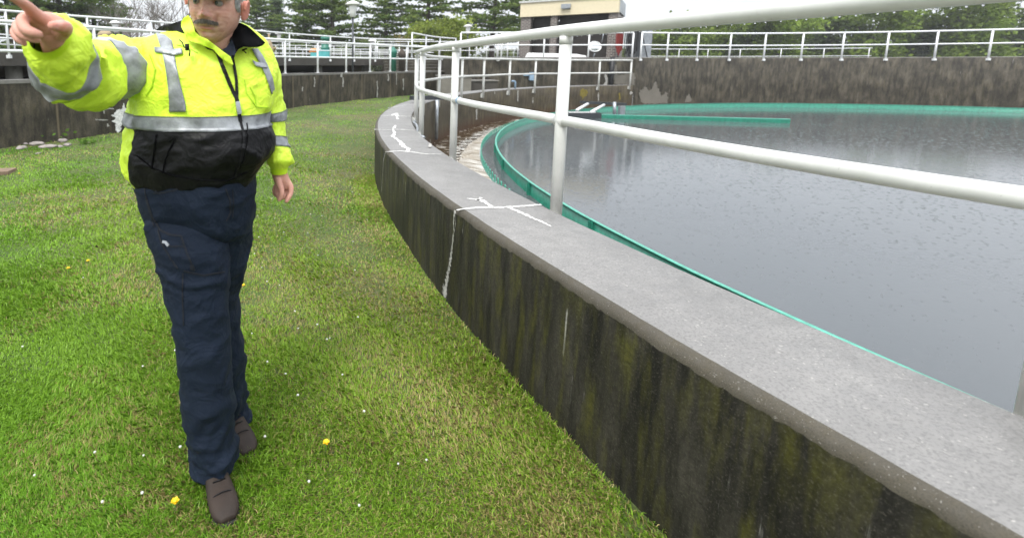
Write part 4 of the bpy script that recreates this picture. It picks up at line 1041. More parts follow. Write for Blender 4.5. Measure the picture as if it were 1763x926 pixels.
# leafless trees
def bare_tree(x, Y, H, seed, label):
    X = (x - PX) / F_PX * Y; r_ = random.Random(seed); root = thing('bare_tree', (X, Y, 0), label, 'tree', 'leafless trees behind the man')
    tr = MB(); cr = MB()
    def grow(p, d, L, r0, lev):
        n = 4; pts = [p]; q = p.copy(); dd = d.copy()
        for i in range(n):
            dd = (dd + Vector((r_.uniform(-.16, .16), r_.uniform(-.16, .16), r_.uniform(-.03, .10)))).normalized(); q = q + dd * L / n; pts.append(q.copy())
        (tr if lev < 1 else cr).tube(pts, [r0 * (1 - 0.13 * i) for i in range(n + 1)], 6 if lev < 2 else 4, cap=False)
        if lev >= 4: return
        for k in range(4 if lev < 3 else 3):
            a = r_.uniform(0, 6.28); t = r_.uniform(0.45, 1.0); i = min(n, int(t * n)); 
            side = Vector((math.cos(a), math.sin(a), r_.uniform(0.0, 0.5))); nd_ = (dd * 0.8 + side * 0.75).normalized()
            grow(pts[i], nd_, L * r_.uniform(.55, .8), r0 * 0.5, lev + 1)
    grow(Vector((X, Y, 0)), Vector((0, 0, 1)), H * 0.36, 0.16, 0)
    tr.build('trunk', M_barebark, root); cr.build('branches', M_barebark, root)
for x, Y, H, s_, lb in ((232, 36, 11, 5, 'leafless tree just left of the man\'s collar'), (285, 40, 12, 6, 'leafless tree directly behind the man\'s shoulder'), (318, 44, 12, 9, 'leafless tree half hidden by the man\'s head'), (205, 46, 10, 12, 'pale leafless tree farther left, above the white lamp')): bare_tree(x, Y, H, s_, lb)
# leafy deciduous
def leafy(x, Y, H, W, seed, label, mat, name='leafy_tree', group=None, n=9000, leaf=0.22, tone=(1, 1, 1), trunk_mat=None, zb=0.15):
    X = (x - PX) / F_PX * Y; r_ = np.random.default_rng(seed); rr__ = random.Random(seed)
    root = thing(name, (X, Y, 0), label, 'tree' if 'tree' in name else 'bush', group)
    tr = MB(); tips = []
    for k in range(9):
        a = 2 * PI * k / 9 + rr__.uniform(-.3, .3); e = Vector((X + math.cos(a) * W * rr__.uniform(.25, .7), Y + math.sin(a) * W * rr__.uniform(.25, .7), H * rr__.uniform(.5, .95)))
        b0 = Vector((X, Y, H * rr__.uniform(0.08, 0.35))); tr.tube([b0, b0.lerp(e, .5) + Vector((0, 0, .1 * H)), e], [0.09 * H / 6, 0.05 * H / 6, 0.02], 6, cap=False); tips.append(e)
    tr.tube([(X, Y, 0), (X + 0.1, Y, H * 0.45)], [0.14 * H / 6, 0.1 * H / 6], 9); tr.build('trunk', trunk_mat or M_bark, root)
    K = 60; cl = []
    for k in range(K):
        u = rr__.random(); a = rr__.uniform(0, 6.28); h = zb + (1 - zb) * u; rad_ = W * math.sin(PI * min(1, 0.12 + 0.85 * (1 - abs(h - .5) * 1.2))) ** 0.7 * rr__.uniform(.35, 1.0)
        cl.append((X + rad_ * math.cos(a), Y + rad_ * math.sin(a), H * h, rr__.uniform(.65, 1.3)))
    cl = np.array(cl); idx = r_.integers(0, K, n)
    C = cl[idx, :3] + r_.normal(size=(n, 3)) * np.array([W * .17, W * .17, H * .06]); t = (cl[idx, 3] * r_.uniform(.8, 1.2, n))[:, None] * np.array(tone)
    V, col = cards(C, leaf * r_.uniform(.6, 1.3, n), t, 0.2, 1.3, seed); fast_mesh('crown', V, mat, col, root); return root
g_ = 'spring-green bushes and small trees'
leafy(748, 38, 4.6, 2.2, 21, 'bright yellow-green bush in front of the wide pine', M_spring, 'spring_bush', g_, 12000, .17)
leafy(785, 40, 4.2, 1.8, 22, 'yellow-green bush at the right, beside the small white lamp', M_spring, 'spring_bush', g_, 9000, .17)
leafy(722, 40, 3.6, 1.6, 23, 'reddish-green budding bush at the left of the bright ones', M_wood_far, 'spring_bush', g_, 8000, .17, (1.2, .85, .8))
leafy(1140, 62, 6.0, 3.2, 24, 'bright green tree right of the steel cabinet', M_spring, 'leafy_tree', g_, 12000, .26, (.9, .95, .8))
leafy(1188, 58, 6.8, 3.4, 25, 'bright green tree under the upper rail, second from the cabinet', M_spring, 'leafy_tree', g_, 12000, .26, (.85, .95, .9))
for i, (x, Y, H) in enumerate(((1250, 60, 6.5), (1325, 56, 7.4), (1400, 62, 7.0), (1480, 58, 8.2), (1570, 60, 7.5), (1655, 55, 8.6), (1740, 57, 7.6))):
    leafy(x, Y, H, 3.6, 30 + i, 'green tree, number %s to the right of the two brightest ones' % ['one', 'two', 'three', 'four', 'five', 'six', 'seven'][i], M_spring if i % 2 else M_wood_far, 'leafy_tree', g_, 9000, .30, (.8, .9, .85))
# far woods behind everything
n = 60000; x_ = rng.uniform(-95, 190, n); y_ = 74 + rng.uniform(0, 16, n) ; hh = 4.2 + 1.6 * np.sin(x_ * .21) + 1.0 * np.sin(x_ * .53 + 1) + rng.normal(0, .5, n)
hh = np.where(x_ > 26, hh * 0.85, hh)
z_ = np.abs(rng.uniform(0, 1, n)) ** 0.7 * hh
tn = (0.8 + 0.35 * np.sin(x_ * .9 + z_)) [:, None] * rng.uniform(.7, 1.2, (n, 1)) * np.array([[1, 1, 1.0]])
V, col = cards(np.stack([x_, y_, z_], 1), .55 * rng.uniform(.6, 1.4, n), tn, .2, 1.3, 5)
o = fast_mesh('distant_woods', V, M_wood_far, col); tagit(o, 'low band of mixed woodland far behind the walkways', 'woods', kind='stuff')
# far hill
V = []; Fc = []; N = 90
for j in range(6):
    for i in range(N + 1):
        x = -400 + 2300 * i / N; h = 70 * math.exp(-((x - 640) / 230) ** 2) + 62 * math.exp(-((x - 1250) / 420) ** 2) + 22 + 5 * math.sin(x * .013) + 3 * math.sin(x * .04)
        V.append((x, 900 + j * 60, h * math.sin(PI * min(1, j / 3) / 2) if j <= 3 else h * (1 - .2 * (j - 3))))
for j in range(5):
    for i in range(N): a = j * (N + 1) + i; Fc.append((a, a + 1, a + N + 2, a + N + 1))
hl = mesh_obj('hills', V, Fc, simple('wooded_hillside', (0.10, 0.13, 0.10), 0.9, var=0.3, scale=0.02)); hl['kind'] = 'structure'
# weeds by the stones
def weed(x, y, label, n=60, H=.16, spr=.12):
    p = on(x, y, 0); z0 = float(gz(p.x, p.y)); r_ = np.random.default_rng(int(x)); 
    C = np.stack([p.x + r_.normal(0, spr, n), p.y + r_.normal(0, spr * .7, n), z0 + r_.uniform(.01, H, n)], 1)
    V, col = cards(C, .055 * r_.uniform(.6, 1.3, n), np.repeat(r_.uniform(.7, 1.2, (n, 1)), 3, 1), .4, 1.6, 3); o = fast_mesh('weed_plant', V, M_weed, col)
    tagit(o, label, 'plant', 'leafy weeds at the foot of the lawn wall')
weed(88, 242, 'leafy green weed rising behind the stones', 130, .22, .18); weed(50, 246, 'smaller weed at the left behind the stones', 60); weed(155, 247, 'low weed clump right of the stones', 45, .10, .10)
# ---- grass blades
w2n = np.array([[p.x, p.y] for p in w2path])
def inside_lawn(X, Y):
    ok = np.hypot(X - CX, Y - CY) > R_OUT + 0.02
    # left of wall path: signed side at nearest segment by Y interpolation
    xw = np.interp(Y, w2n[:, 1], w2n[:, 0]); return ok & (X > xw + 0.03)
def blades(n, y0, y1, xr, pw, hmul=1.0):
    u = rng.random(n); Y = (y0 ** (1 - pw) + u * (y1 ** (1 - pw) - y0 ** (1 - pw))) ** (1 / (1 - pw))
    X = rng.uniform(xr[0], xr[1], n) * Y
    k = inside_lawn(X, Y); return X[k], Y[k]
X, Y = blades(600000, 0.9, 23.0, (-0.80, 0.62), 1.55)
X2, Y2 = blades(60000, 0.55, 2.6, (0.62, 1.6), 1.2); X3 = rng.uniform(178, 232, 46000); r3 = R_OUT + .004 + .30 * rng.random(46000) ** 1.3; X4 = CX + r3 * np.cos(np.radians(X3)); Y4 = CY + r3 * np.sin(np.radians(X3)); X = np.concatenate([X, X2, X4]); Y = np.concatenate([Y, Y2, Y4])
n = len(X)
def vn(X, Y, s, ph):   # cheap value noise
    return (np.sin(X * s + ph + 1.3 * np.sin(Y * s * .7 + ph)) * np.cos(Y * s * 1.1 - ph + 1.7 * np.sin(X * s * .6)) + 1) / 2
p1 = .04 + vn(X, Y, 1.3, 0.5) * .5 + vn(X, Y, 3.1, 2.0) * .3 + vn(X, Y, 8.0, 4.0) * .2
dr = np.hypot(X - CX, Y - CY) - R_OUT
straw = np.clip((p1 - .50) * 2.8, 0, .8) * (0.35 + .65 * (vn(X, Y, 21.0, 1.0) > .4)) + .85 * np.exp(-((dr - .45) / .65) ** 2) * (vn(X, Y, 5.0, 3.3) * .8 + .35)
straw = np.clip(straw, 0, 1); isst = rng.random(n) < straw * .62
tuft = np.clip(vn(X, Y, 2.2, 7.0) * .6 + vn(X, Y, 6.3, 1.1) * .5, 0, 1) ** 1.5
keep = rng.random(n) > straw * .35
X, Y, tuft, isst, straw, dr = X[keep], Y[keep], tuft[keep], isst[keep], straw[keep], dr[keep]; n = len(X)
D = np.hypot(X, Y)
L = (0.018 + 0.034 * tuft * (1 - straw * .7)) * rng.uniform(.5, 1.35, n); L = L * np.where(Y > 9, .85, 1.0)
Wd = np.maximum(0.0028, D * 0.00105) * rng.uniform(.6, 1.3, n)
ang = rng.uniform(0, 2 * PI, n) ; lean = rng.uniform(.15, 1.15, n); fd = vn(X, Y, 1.9, 9.0) * 6.28; ang = np.where(rng.random(n) < .55, fd + rng.normal(0, .6, n), ang)
Z = gz(X, Y) - .004
dx, dy = np.cos(ang), np.sin(ang); sa = ang + PI / 2 + rng.normal(0, .5, n); sx, sy = np.cos(sa) * Wd / 2, np.sin(sa) * Wd / 2
mx, my, mz = X + dx * L * lean * .35, Y + dy * L * lean * .35, Z + L * .62
tx, ty, tz = X + dx * L * lean * 1.0, Y + dy * L * lean * 1.0, Z + L * (1.05 - .42 * lean)
V = np.empty((n, 5, 3)); V[:, 0] = np.stack([X - sx, Y - sy, Z], 1); V[:, 1] = np.stack([X + sx, Y + sy, Z], 1); V[:, 2] = np.stack([mx + sx * .8, my + sy * .8, mz], 1); V[:, 3] = np.stack([tx, ty, tz], 1); V[:, 4] = np.stack([mx - sx * .8, my - sy * .8, mz], 1)
gr = np.array([0.22, 0.44, 0.030]); gy = np.array([0.40, 0.53, 0.05]); stc = np.array([0.54, 0.44, 0.18]); dk_ = np.array([0.15, 0.35, 0.030])
q = rng.random((n, 1)); t2 = vn(X, Y, .9, 3.0)[:, None]
c = gr * (1 - q) + dk_ * q; c = c * (1 - t2 * .55) + gy * t2 * .55
c = np.where(isst[:, None], stc * rng.uniform(.7, 1.0, (n, 1)), c) * rng.uniform(.88, 1.14, (n, 1))
mg, t_, b_ = newmat('grass_blades'); a_ = nd(t_, 'Attribute', attribute_name='tint'); t_.links.new(a_.outputs['Color'], b_.inputs['Base Color']); b_.inputs['Roughness'].default_value = 0.42; b_.inputs['Specular IOR Level'].default_value = 0.35
tl = nd(t_, 'BsdfTranslucent'); ms_ = nd(t_, 'MixShader'); ms_.inputs[0].default_value = 0.22; t_.links.new(a_.outputs['Color'], tl.inputs[0]); t_.links.new(b_.outputs[0], ms_.inputs[1]); t_.links.new(tl.outputs[0], ms_.inputs[2]); t_.links.new(ms_.outputs[0], t_.nodes['Material Output'].inputs[0])
gb = fast_mesh('grass', V.reshape(-1, 3), mg, np.repeat(c, 5, axis=0), k=5); tagit(gb, 'patchy green lawn grass with straw-coloured bare areas', 'grass', kind='stuff')
# ================================================================ the man
def fabric(name, c, rough, strength, sc, var=0.06, spec=0.4):
    m, t, b = newmat(name); v = coords(t)
    n0 = nz(t, v, 3.0, 3, 0.5)
    r1 = nz(t, v, sc, 3, 0.55, 1.2); r2 = nz(t, v, sc * 2.7, 3, 0.5, 0.8); f = nz(t, v, 500, 2)
    a1 = nd(t, 'Math', operation='PINGPONG'); t.links.new(r1, a1.inputs[0]); a1.inputs[1].default_value = 0.5
    a2 = nd(t, 'Math', operation='PINGPONG'); t.links.new(r2, a2.inputs[0]); a2.inputs[1].default_value = 0.5
    h = mix(t, 0.35, ramp(t, a1.outputs[0], [(0.30, 0.0), (0.5, 1.0)]), ramp(t, a2.outputs[0], [(0.30, 0.0), (0.5, 1.0)]))
    t.links.new(mix(t, n0, tuple(q * (1 - var) for q in c), tuple(min(1, q * (1 + var)) for q in c)), b.inputs['Base Color'])
    b.inputs['Roughness'].default_value = rough; b.inputs['Specular IOR Level'].default_value = spec
    bump(t, b, mix(t, 0.04, h, f), strength, 0.02); return m
M_lime = fabric('hi_vis_lime_fabric', (0.68, 0.92, 0.06), 0.5, 0.32, 6.5)
M_limer = simple('lime_ribbed_cuff', (0.60, 0.86, 0.02), 0.6, var=0.06, scale=30)
M_blackf = fabric('black_nylon', (0.005, 0.005, 0.006), 0.5, 0.30, 6.0, 0.3, 0.25)
M_lining = simple('black_lining', (0.004, 0.004, 0.0045), 0.9, var=0.3, scale=6, spec=0.08)
M_tape = simple('silver_reflective_tape', (0.27, 0.285, 0.30), 0.4, 0.15, var=0.4, scale=22, bs=0.3)
M_navy = fabric('navy_work_cloth', (0.0065, 0.013, 0.027), 0.8, 0.28, 6.0, 0.2, 0.25)
M_navyd = simple('dark_navy_seam', (0.003, 0.005, 0.010), 0.8)
M_shirt = simple('navy_tshirt', (0.007, 0.012, 0.028), 0.85)
M_boot = simple('brown_boot_leather', (0.022, 0.013, 0.008), 0.75, var=0.3, scale=14, bs=0.3)
M_sole = simple('black_boot_sole', (0.015, 0.015, 0.014), 0.7)
M_hair = simple('grey_hair', (0.46, 0.46, 0.45), 0.6, var=0.4, scale=60)
M_must = simple('greying_moustache', (0.13, 0.115, 0.09), 0.7, var=0.5, scale=90)
M_eye = simple('eye_white', (0.27, 0.24, 0.21), 0.25); M_iris = simple('grey_iris', (0.05, 0.06, 0.055), 0.15)
def skin_mat():
    m, t, b = newmat('skin'); a = nd(t, 'Attribute', attribute_name='tint'); v = coords(t)
    n = nz(t, v, 38, 6, 0.7); c = mix(t, ramp(t, n, [(0.38, 0.0), (0.66, 0.5)]), a.outputs['Color'], (0.50, 0.22, 0.16))
    t.links.new(c, b.inputs['Base Color']); b.inputs['Roughness'].default_value = 0.45; b.inputs['Specular IOR Level'].default_value = 0.4
    b.inputs['Subsurface Weight'].default_value = 0.12; b.inputs['Subsurface Radius'].default_value = (0.012, 0.004, 0.002); b.inputs['Subsurface Scale'].default_value = 0.6
    bump(t, b, nz(t, v, 90, 6, 0.7), 0.5, 0.004); return m
M_skin = skin_mat()
def loft(rings, seg=64, sub=6, power=2.0, cap0=True, cap1=True, disp=None):
    """rings: (C, A, Bfront, bback_scale). Smooth skin through them."""
    K = len(rings); R_ = []
    def cm(i, t, j):
        g_ = lambda q: rings[max(0, min(K - 1, q))][j]
        a, b, c, d = g_(i - 1), g_(i), g_(i + 1), g_(i + 2)
        return 0.5 * ((2 * b) + (c - a) * t + (2 * a - 5 * b + 4 * c - d) * t * t + (3 * b - a - 3 * c + d) * t ** 3)
    ts_ = [(i, k / sub) for i in range(K - 1) for k in range(sub)] + [(K - 2, 1.0)]
    V = []; U = []
    for i, t in ts_:
        C = cm(i, t, 0); A = cm(i, t, 1); B = cm(i, t, 2); s_ = cm(i, t, 3)
        for k in range(seg):
            th = 2 * PI * k / seg; c, s = math.cos(th), math.sin(th)
            c = math.copysign(abs(c) ** (2 / power), c); s = math.copysign(abs(s) ** (2 / power), s)
            V.append(C + A * c + B * (s if s > 0 else s * s_)); U.append((k / seg, i + t))
    nr = len(ts_)
    Fc = [(j * seg + k, j * seg + (k + 1) % seg, (j + 1) * seg + (k + 1) % seg, (j + 1) * seg + k) for j in range(nr - 1) for k in range(seg)]
    if disp:
        V2 = []
        for j in range(nr):
            cen = sum((V[j * seg + k] for k in range(seg)), Vector()) / seg
            for k in range(seg):
                p = V[j * seg + k]; n = (p - cen).normalized(); V2.append(p + n * disp(p, U[j * seg + k]))
        V = V2
    if cap0: Fc.append(tuple(reversed(range(seg))))
    if cap1: Fc.append(tuple((nr - 1) * seg + k for k in range(seg)))
    return V, Fc, U, nr, seg
def hring(y, xl, xr, bf, bs=1.0, Yc=1.74, dx=0.0, dz=0.0):
    """level ring from traced left/right outline"""
    z = at(PX, y, Yc).z
    a = at(xl, y, Yc); b = at(xr, y, Yc); C = (a + b) / 2
    return (C, (b - a) / 2, Vector((dx, -bf, -dz)), bs)
def tring(prev, cur, nxt, ax, ay, b):
    C = at(*cur); A = at(cur[0] + ax, cur[1] + ay, cur[2]) - C
    T = (at(*nxt) - at(*prev)).normalized(); B = A.cross(T)
    if B.y > 0: B = -B
    return (C, A, B.normalized() * b, 1.0)
def tube_rings(L):
    out = []
    for i, (x, y, Y, ax, ay, b) in enumerate(L):
        out.append(tring(L[max(0, i - 1)][:3], (x, y, Y), L[min(len(L) - 1, i + 1)][:3], ax, ay, b))
    return out
def ridge(p, f): return 1 - abs(noise.noise(p * f)) * 2
def jfold(p, uv):
    q = Vector((p.x * 1.0 + p.z * 0.35, p.y, p.z * 0.55 - p.x * .3))
    return 0.014 * noise.noise(q * 6.0) + 0.020 * max(0, ridge(q + Vector((3, 1, 0)), 7) - 0.5) + 0.005 * noise.noise(q * 19) + 0.009 * max(0, ridge(q * 1.0 + Vector((7, 2, 1)), 15) - 0.4)
def bfold(p, uv):
    q = Vector((p.x * .7 + p.z * .6, p.y, p.z * 1.0 - p.x * .5))
    return 0.008 * noise.noise(q * 6.0) + 0.015 * max(0, ridge(q + Vector((3, 1, 0)), 8) - 0.45) + 0.007 * max(0, ridge(q, 18) - 0.4)
def sfold(p, uv):
    return 0.012 * noise.noise(p * 9) + 0.024 * max(0, ridge(Vector((p.x, p.y, p.z)) + Vector((2, 5, 1)), 9) - 0.5) + 0.004 * noise.noise(p * 26) + 0.011 * max(0, ridge(p, 19) - .4)
def pfold(p, uv):
    q = Vector((p.x * .8, p.y, p.z * 1.15 + p.x * .35))
    return 0.007 * noise.noise(q * 7) + 0.017 * max(0, ridge(q + Vector((1, 8, 2)), 8.0) - 0.5) + 0.002 * noise.noise(q * 25) + 0.007 * max(0, ridge(q, 16) - .45)
foot = at(366, 812, 1.66)
man = thing('person', (foot.x, 1.7, 0), 'man in a lime and black hi-vis jacket and navy trousers, pointing left', 'person')
# ---- trousers
pel = [hring(278, 262, 420, .12, Yc=1.74), hring(290, 246, 436, .155, Yc=1.74), hring(310, 241, 438, .17, Yc=1.74), hring(335, 243, 437, .172, Yc=1.74), hring(360, 250, 434, .165, Yc=1.74), hring(385, 262, 432, .15, Yc=1.74), hring(402, 280, 426, .11, Yc=1.74), hring(408, 310, 410, .05, Yc=1.74)]
V, Fc, U, *_ = loft(pel, 72, 7, 2.25, disp=pfold); trs = mesh_obj('trousers', V, Fc, M_navy, man)
legF = [hring(340, 252, 378, .10, Yc=1.72), hring(370, 253, 386, .125, Yc=1.70), hring(405, 262, 389, .13, Yc=1.68), hring(440, 274, 392.5, .125, Yc=1.67), hring(475, 284, 392, .118, Yc=1.665), hring(506, 292, 391, .11, Yc=1.66), hring(560, 303, 392, .102, Yc=1.655),
        hring(620, 311, 394, .098, Yc=1.65), hring(690, 320, 396, .09, Yc=1.66), hring(750, 328, 399, .085, Yc=1.67), hring(785, 329, 402, .088, Yc=1.675), hring(800, 331, 402, .085, Yc=1.675)]
legB = [hring(345, 350, 436, .10, Yc=1.76), hring(375, 356, 435, .12, Yc=1.78), hring(405, 356, 431, .12, Yc=1.80), hring(440, 352, 426, .115, Yc=1.82), hring(475, 350, 419, .108, Yc=1.84), hring(506, 350, 410, .10, Yc=1.86), hring(560, 351, 411, .09, Yc=1.88),
        hring(620, 357, 417, .085, Yc=1.90), hring(680, 362, 421, .08, Yc=1.93), hring(716, 364, 424, .08, Yc=1.95), hring(728, 364, 424, .078, Yc=1.955)]
lf = []
for nm, L in (('trouser_leg', legF), ('trouser_leg', legB)):
    V, Fc, U, *_ = loft(L, 60, 9, 2.15, disp=lambda p, uv: pfold(p, uv) * (1 + max(0, .45 - p.z) * 2.2) + .010 * max(0, ridge(Vector((p.x * 1.5, p.y * 1.5, p.z * 4.2)), 4.2) - .35) * min(1, max(0, .5 - p.z) * 3)); lf.append(mesh_obj(nm, V, Fc, M_navy, trs))
PB = bvh_of(trs, *lf)
for pts, w in (([(262, 299), (266, 316), (270, 333)], .006), ([(264, 333), (282, 332), (302, 327), (322, 318)], .005), ([(252, 340), (262, 372), (276, 396), (292, 404), (312, 406)], .006), ([(312, 406), (322, 436), (335, 466)], .005),
               ([(272, 395), (278, 418), (296, 448), (306, 462)], .005), ([(316, 466), (350, 474), (386, 468)], .005), ([(315, 470), (314, 500), (316, 560)], .004), ([(388, 325), (396, 345), (397, 366), (390, 380)], .005),
               ([(247, 305), (252, 345), (266, 390)], .004), ([(290, 424), (318, 424)], .004), ([(400, 326), (402, 350), (400, 374)], .003), ([(332, 465), (330, 455)], .012)):
    ribbon('seam', pts, w, M_navyd, trs, bvh=PB, off=0.0025, th=0.001, jit=0.15, step=3)
ribbon('pen_clip', [(281, 416), (286, 417), (291, 423)], .009, M_steel, trs, bvh=PB, off=0.006, th=0.003, jit=0.1, step=1.5)
# ---- boots
def boot(ax, ay, ang, toe):
    bt = None; m = MB(); d = Vector((math.sin(ang), -math.cos(ang), 0)); s = Vector((math.cos(ang), math.sin(ang), 0)); C0 = Vector((ax, ay, -0.008))
    prof_ = [(-0.085, .028, .03, .055), (-0.07, .037, .02, .12), (-0.03, .040, .02, .16), (0.02, .040, .02, .15), (0.07, .042, .02, .105), (0.12, .048, .02, .082), (0.17, .050, .02, .072), (0.205, .044, .02, .062), (0.228, .026, .025, .048)]
    rings = []
    for (u, hw, z0, z1) in prof_:
        rings.append((C0 + d * u + Vector((0, 0, (z0 + z1) / 2)), s * hw, Vector((0, 0, (z1 - z0) / 2)), 1.0))
    V, Fc, *_ = loft(rings, 28, 5, 2.5)
    bt = mesh_obj('boot', V, Fc, M_boot, man)
    V, Fc, *_ = loft([(C0 + d * (-0.01) + Vector((0, 0, .10)), s * .046, -d * .055, 1.), (C0 - d * 0.01 + Vector((0, 0, .18)), s * .048, -d * .058, 1.), (C0 - d * 0.012 + Vector((0, 0, .27)), s * .054, -d * .062, 1.)], 28, 5)
    mesh_obj('shaft', V, Fc, M_boot, bt)
    rings = [(C0 + d * u + Vector((0, 0, .014)), s * (hw + .006), Vector((0, 0, .016)), 1.0) for (u, hw, _a, _b) in [(-.092, .018, 0, 0)] + prof_ + [(.238, .018, 0, 0)]]
    V, Fc, *_ = loft(rings, 24, 4, 4); mesh_obj('sole', V, Fc, M_sole, bt)
    m = MB()
    for k in range(5):
        u = 0.025 + k * .02; z = .152 - k * .017; m.tube([C0 + d * u - s * .022 + Vector((0, 0, z)), C0 + d * (u + .006) + Vector((0, 0, z + .008)), C0 + d * u + s * .022 + Vector((0, 0, z))], .0028, 6)
    m.build('laces', M_blackf, bt)
    MB().tube([C0 + d * (.135 + .02 * math.cos(q * PI)) + s * (.052 * math.sin(q * PI)) + Vector((0, 0, .030 + .052 * math.cos(q * PI))) for q in [k / 8 - .5 for k in range(9)]], .002, 5).build('toe_seam', M_blackf, bt)
pF = at(366, 800, 1.675); pB = at(394, 728, 1.955)
boot(pF.x, pF.y, rad(28), 0); boot(pB.x, pB.y, rad(34), 0)
# ---- jacket body
YT = 1.74
tor = [hring(40, 336, 418, .02, 1.3, YT), hring(46, 312, 430, .032, 1.3, YT), hring(54, 290, 440, .050, 1.2, YT), hring(63, 262, 448, .072, 1.1, YT), hring(74, 240, 456, .098, 1.1, YT), hring(90, 231, 464, .128, 1.0, YT),
       hring(115, 228, 470, .158, 1.0, YT, .01), hring(145, 228, 471, .172, .95, YT, .02), hring(180, 226, 466, .182, .9, YT, .03), hring(205, 224, 461, .192, .88, YT, .035),
       hring(232, 219, 468, .205, .85, YT, .04), hring(255, 216, 467, .205, .85, YT, .04, .01), hring(270, 216, 460, .19, .85, YT, .03, .02), hring(283, 219, 450, .178, .9, YT, .02, .03), hring(291, 224, 443, .168, .9, YT, .01, .035), hring(298, 228, 438, .158, .9, YT, .01, .035), hring(302, 231, 435, .152, .9, YT, .01, .035)]
def tfold(p, uv): 
    k = min(1, max(0, (uv[1] - 1.5) / 2)); return (jfold(p, uv) if uv[1] < 9.3 else bfold(p, uv)) * k
V, Fc, U, nr, seg = loft(tor, 108, 9, 2.25, disp=tfold)
Mi = []
for f in Fc:
    if len(f) > 4: Mi.append(0 if f[0] < seg * 3 else 1); continue
    u = sum(U[i][0] for i in (f[0], f[3])) / 2; v = sum(U[i][1] for i in f) / 4
    front = math.sin(2 * PI * u); Mi.append(1 if v > 9.35 and (front > .66 or (math.cos(2 * PI * u) > 0)) else 0)
jk = mesh_obj('jacket', V, Fc, [M_lime, M_blackf], man, midx=Mi)
# waist band of reflective tape, all the way round
def band(V, seg, sub, v0, v1, off, name, parent, mat, u0=0, u1=None, cen=None):
    j0, j1 = int(round(v0 * sub)), int(round(v1 * sub)); VV = []; FF = []; full = u1 is None
    ks = list(range(seg)) if full else list(range(int(u0 * seg), int(u1 * seg) + 1))
    for j in range(j0, j1 + 1):
        row = V[j * seg:(j + 1) * seg]; c = sum(row, Vector()) / seg
        for k in ks: p = row[k % seg]; VV.append(p + (p - c).normalized() * off)
    nk = len(ks)
    for j in range(j1 - j0):
        for k in range(nk if full else nk - 1): FF.append((j * nk + k, j * nk + (k + 1) % nk, (j + 1) * nk + (k + 1) % nk, (j + 1) * nk + k))
    n = len(VV)
    for idx in (0, j1 - j0):   # turned-in edges
        row = V[(j0 + idx) * seg:(j0 + idx + 1) * seg]; c = sum(row, Vector()) / seg; b = len(VV)
        for k in ks: VV.append(row[k % seg] - (row[k % seg] - c).normalized() * .004)
        for k in range(nk if full else nk - 1): a = idx * nk; FF.append((a + k, a + (k + 1) % nk, b + (k + 1) % nk, b + k))
    return mesh_obj(name, VV, FF, mat, parent)
band(V, seg, 9, 8.45, 9.35, .004, 'reflective_band', jk, M_tape)
JB = bvh_of(jk)
# vertical tapes with cross tapes
def tape(poly): patch('reflective_stripe', poly, M_tape, jk, surf(JB, .006), th=.004, step=4)
tape([(268, 56), (284, 60), (296, 70), (299, 85), (303, 110), (308, 135), (314, 160), (319, 178), (320, 193), (291, 193), (291, 175), (289, 150), (285, 120), (280, 95), (274, 75)])
patch('reflective_stripe', [(265, 81), (280, 81.5), (292, 85), (303, 84), (313, 83), (314, 93), (304, 95), (294, 95), (282, 92), (266, 90)], M_tape, jk, surf(JB, .011), th=.004, step=4)
tape([(433, 84), (444, 84), (452, 95), (461, 112), (470, 135), (474, 158), (468, 163), (464, 150), (457, 130), (449, 112), (440, 97)])
patch('reflective_stripe', [(434, 103), (441, 107), (449, 108), (456, 109), (461, 117), (452, 117), (442, 115), (437, 110)], M_tape, jk, surf(JB, .011), th=.004, step=4)
for pts, w in (([(344, 63), (351, 76), (359, 83), (367, 85), (375, 93), (381, 108), (387, 125), (394, 142), (401, 158), (407, 170)], .011), ([(401, 104), (404, 120), (407, 140), (407.5, 168)], .009), ([(407, 168), (410, 188), (414, 210)], .012),
               ([(414, 210), (419, 232), (418, 255), (413, 278), (404, 304)], .008), ([(424, 212), (427, 236), (424, 262), (414, 290)], .004)):
    ribbon('zip', pts, w, M_blackf, jk, bvh=JB, off=.006, th=.003, jit=.08, step=3)
ribbon('zip_pull', [(408, 176), (410, 186), (412, 196)], .013, M_steel, jk, bvh=JB, off=.016, th=.006, jit=.05, step=2)
for pts, w, mt_ in (([(302, 240), (292, 258), (284, 278), (281, 298)], .0025, M_lining), ([(300, 238), (290, 244)], .0025, M_lining), ([(270, 232), (266, 260), (262, 290)], .003, M_lining), ([(236, 268), (262, 289), (300, 303), (345, 310), (390, 311), (425, 296)], .0025, M_lining)):
    ribbon('pocket_seam', pts, w, mt_, jk, bvh=JB, off=.005, th=.002, jit=.1, step=3)
M_limed = simple('dark_lime_stitch', (0.40, 0.62, 0.02), 0.6)  # a darker lime for the stitched seam lines
for pts in ([(421, 138), (424, 160), (441, 184), (462, 186)], [(441, 184), (438, 165), (430, 150)], [(252, 165), (262, 150), (268, 120), (258, 95)], [(305, 78), (322, 82), (340, 92)]):
    ribbon('stitched_seam', pts, .0035, M_limed, jk, bvh=JB, off=.003, th=.001, jit=.1, step=3)
# toggles and cords
t0 = at(314, 71, 1.56); 
m = MB(); m.tube([at(309, 69, 1.585), at(314, 74, 1.575), at(317, 82, 1.57), at(322, 83, 1.568), at(327, 88, 1.566), at(326, 97, 1.57)], .0022, 6); m.build('drawcord', M_blackf, jk)
MB().tube([at(322, 76.5, 1.562), at(322.5, 87, 1.558)], .0065, 10).build('toggle', M_blackf, jk)
m = MB(); m.tube([at(417, 87, 1.62), at(425, 84, 1.618)], .003, 6); m.tube([at(419, 87, 1.616), at(424, 92, 1.612)], .0018, 5); m.build('drawcord', M_blackf, jk)
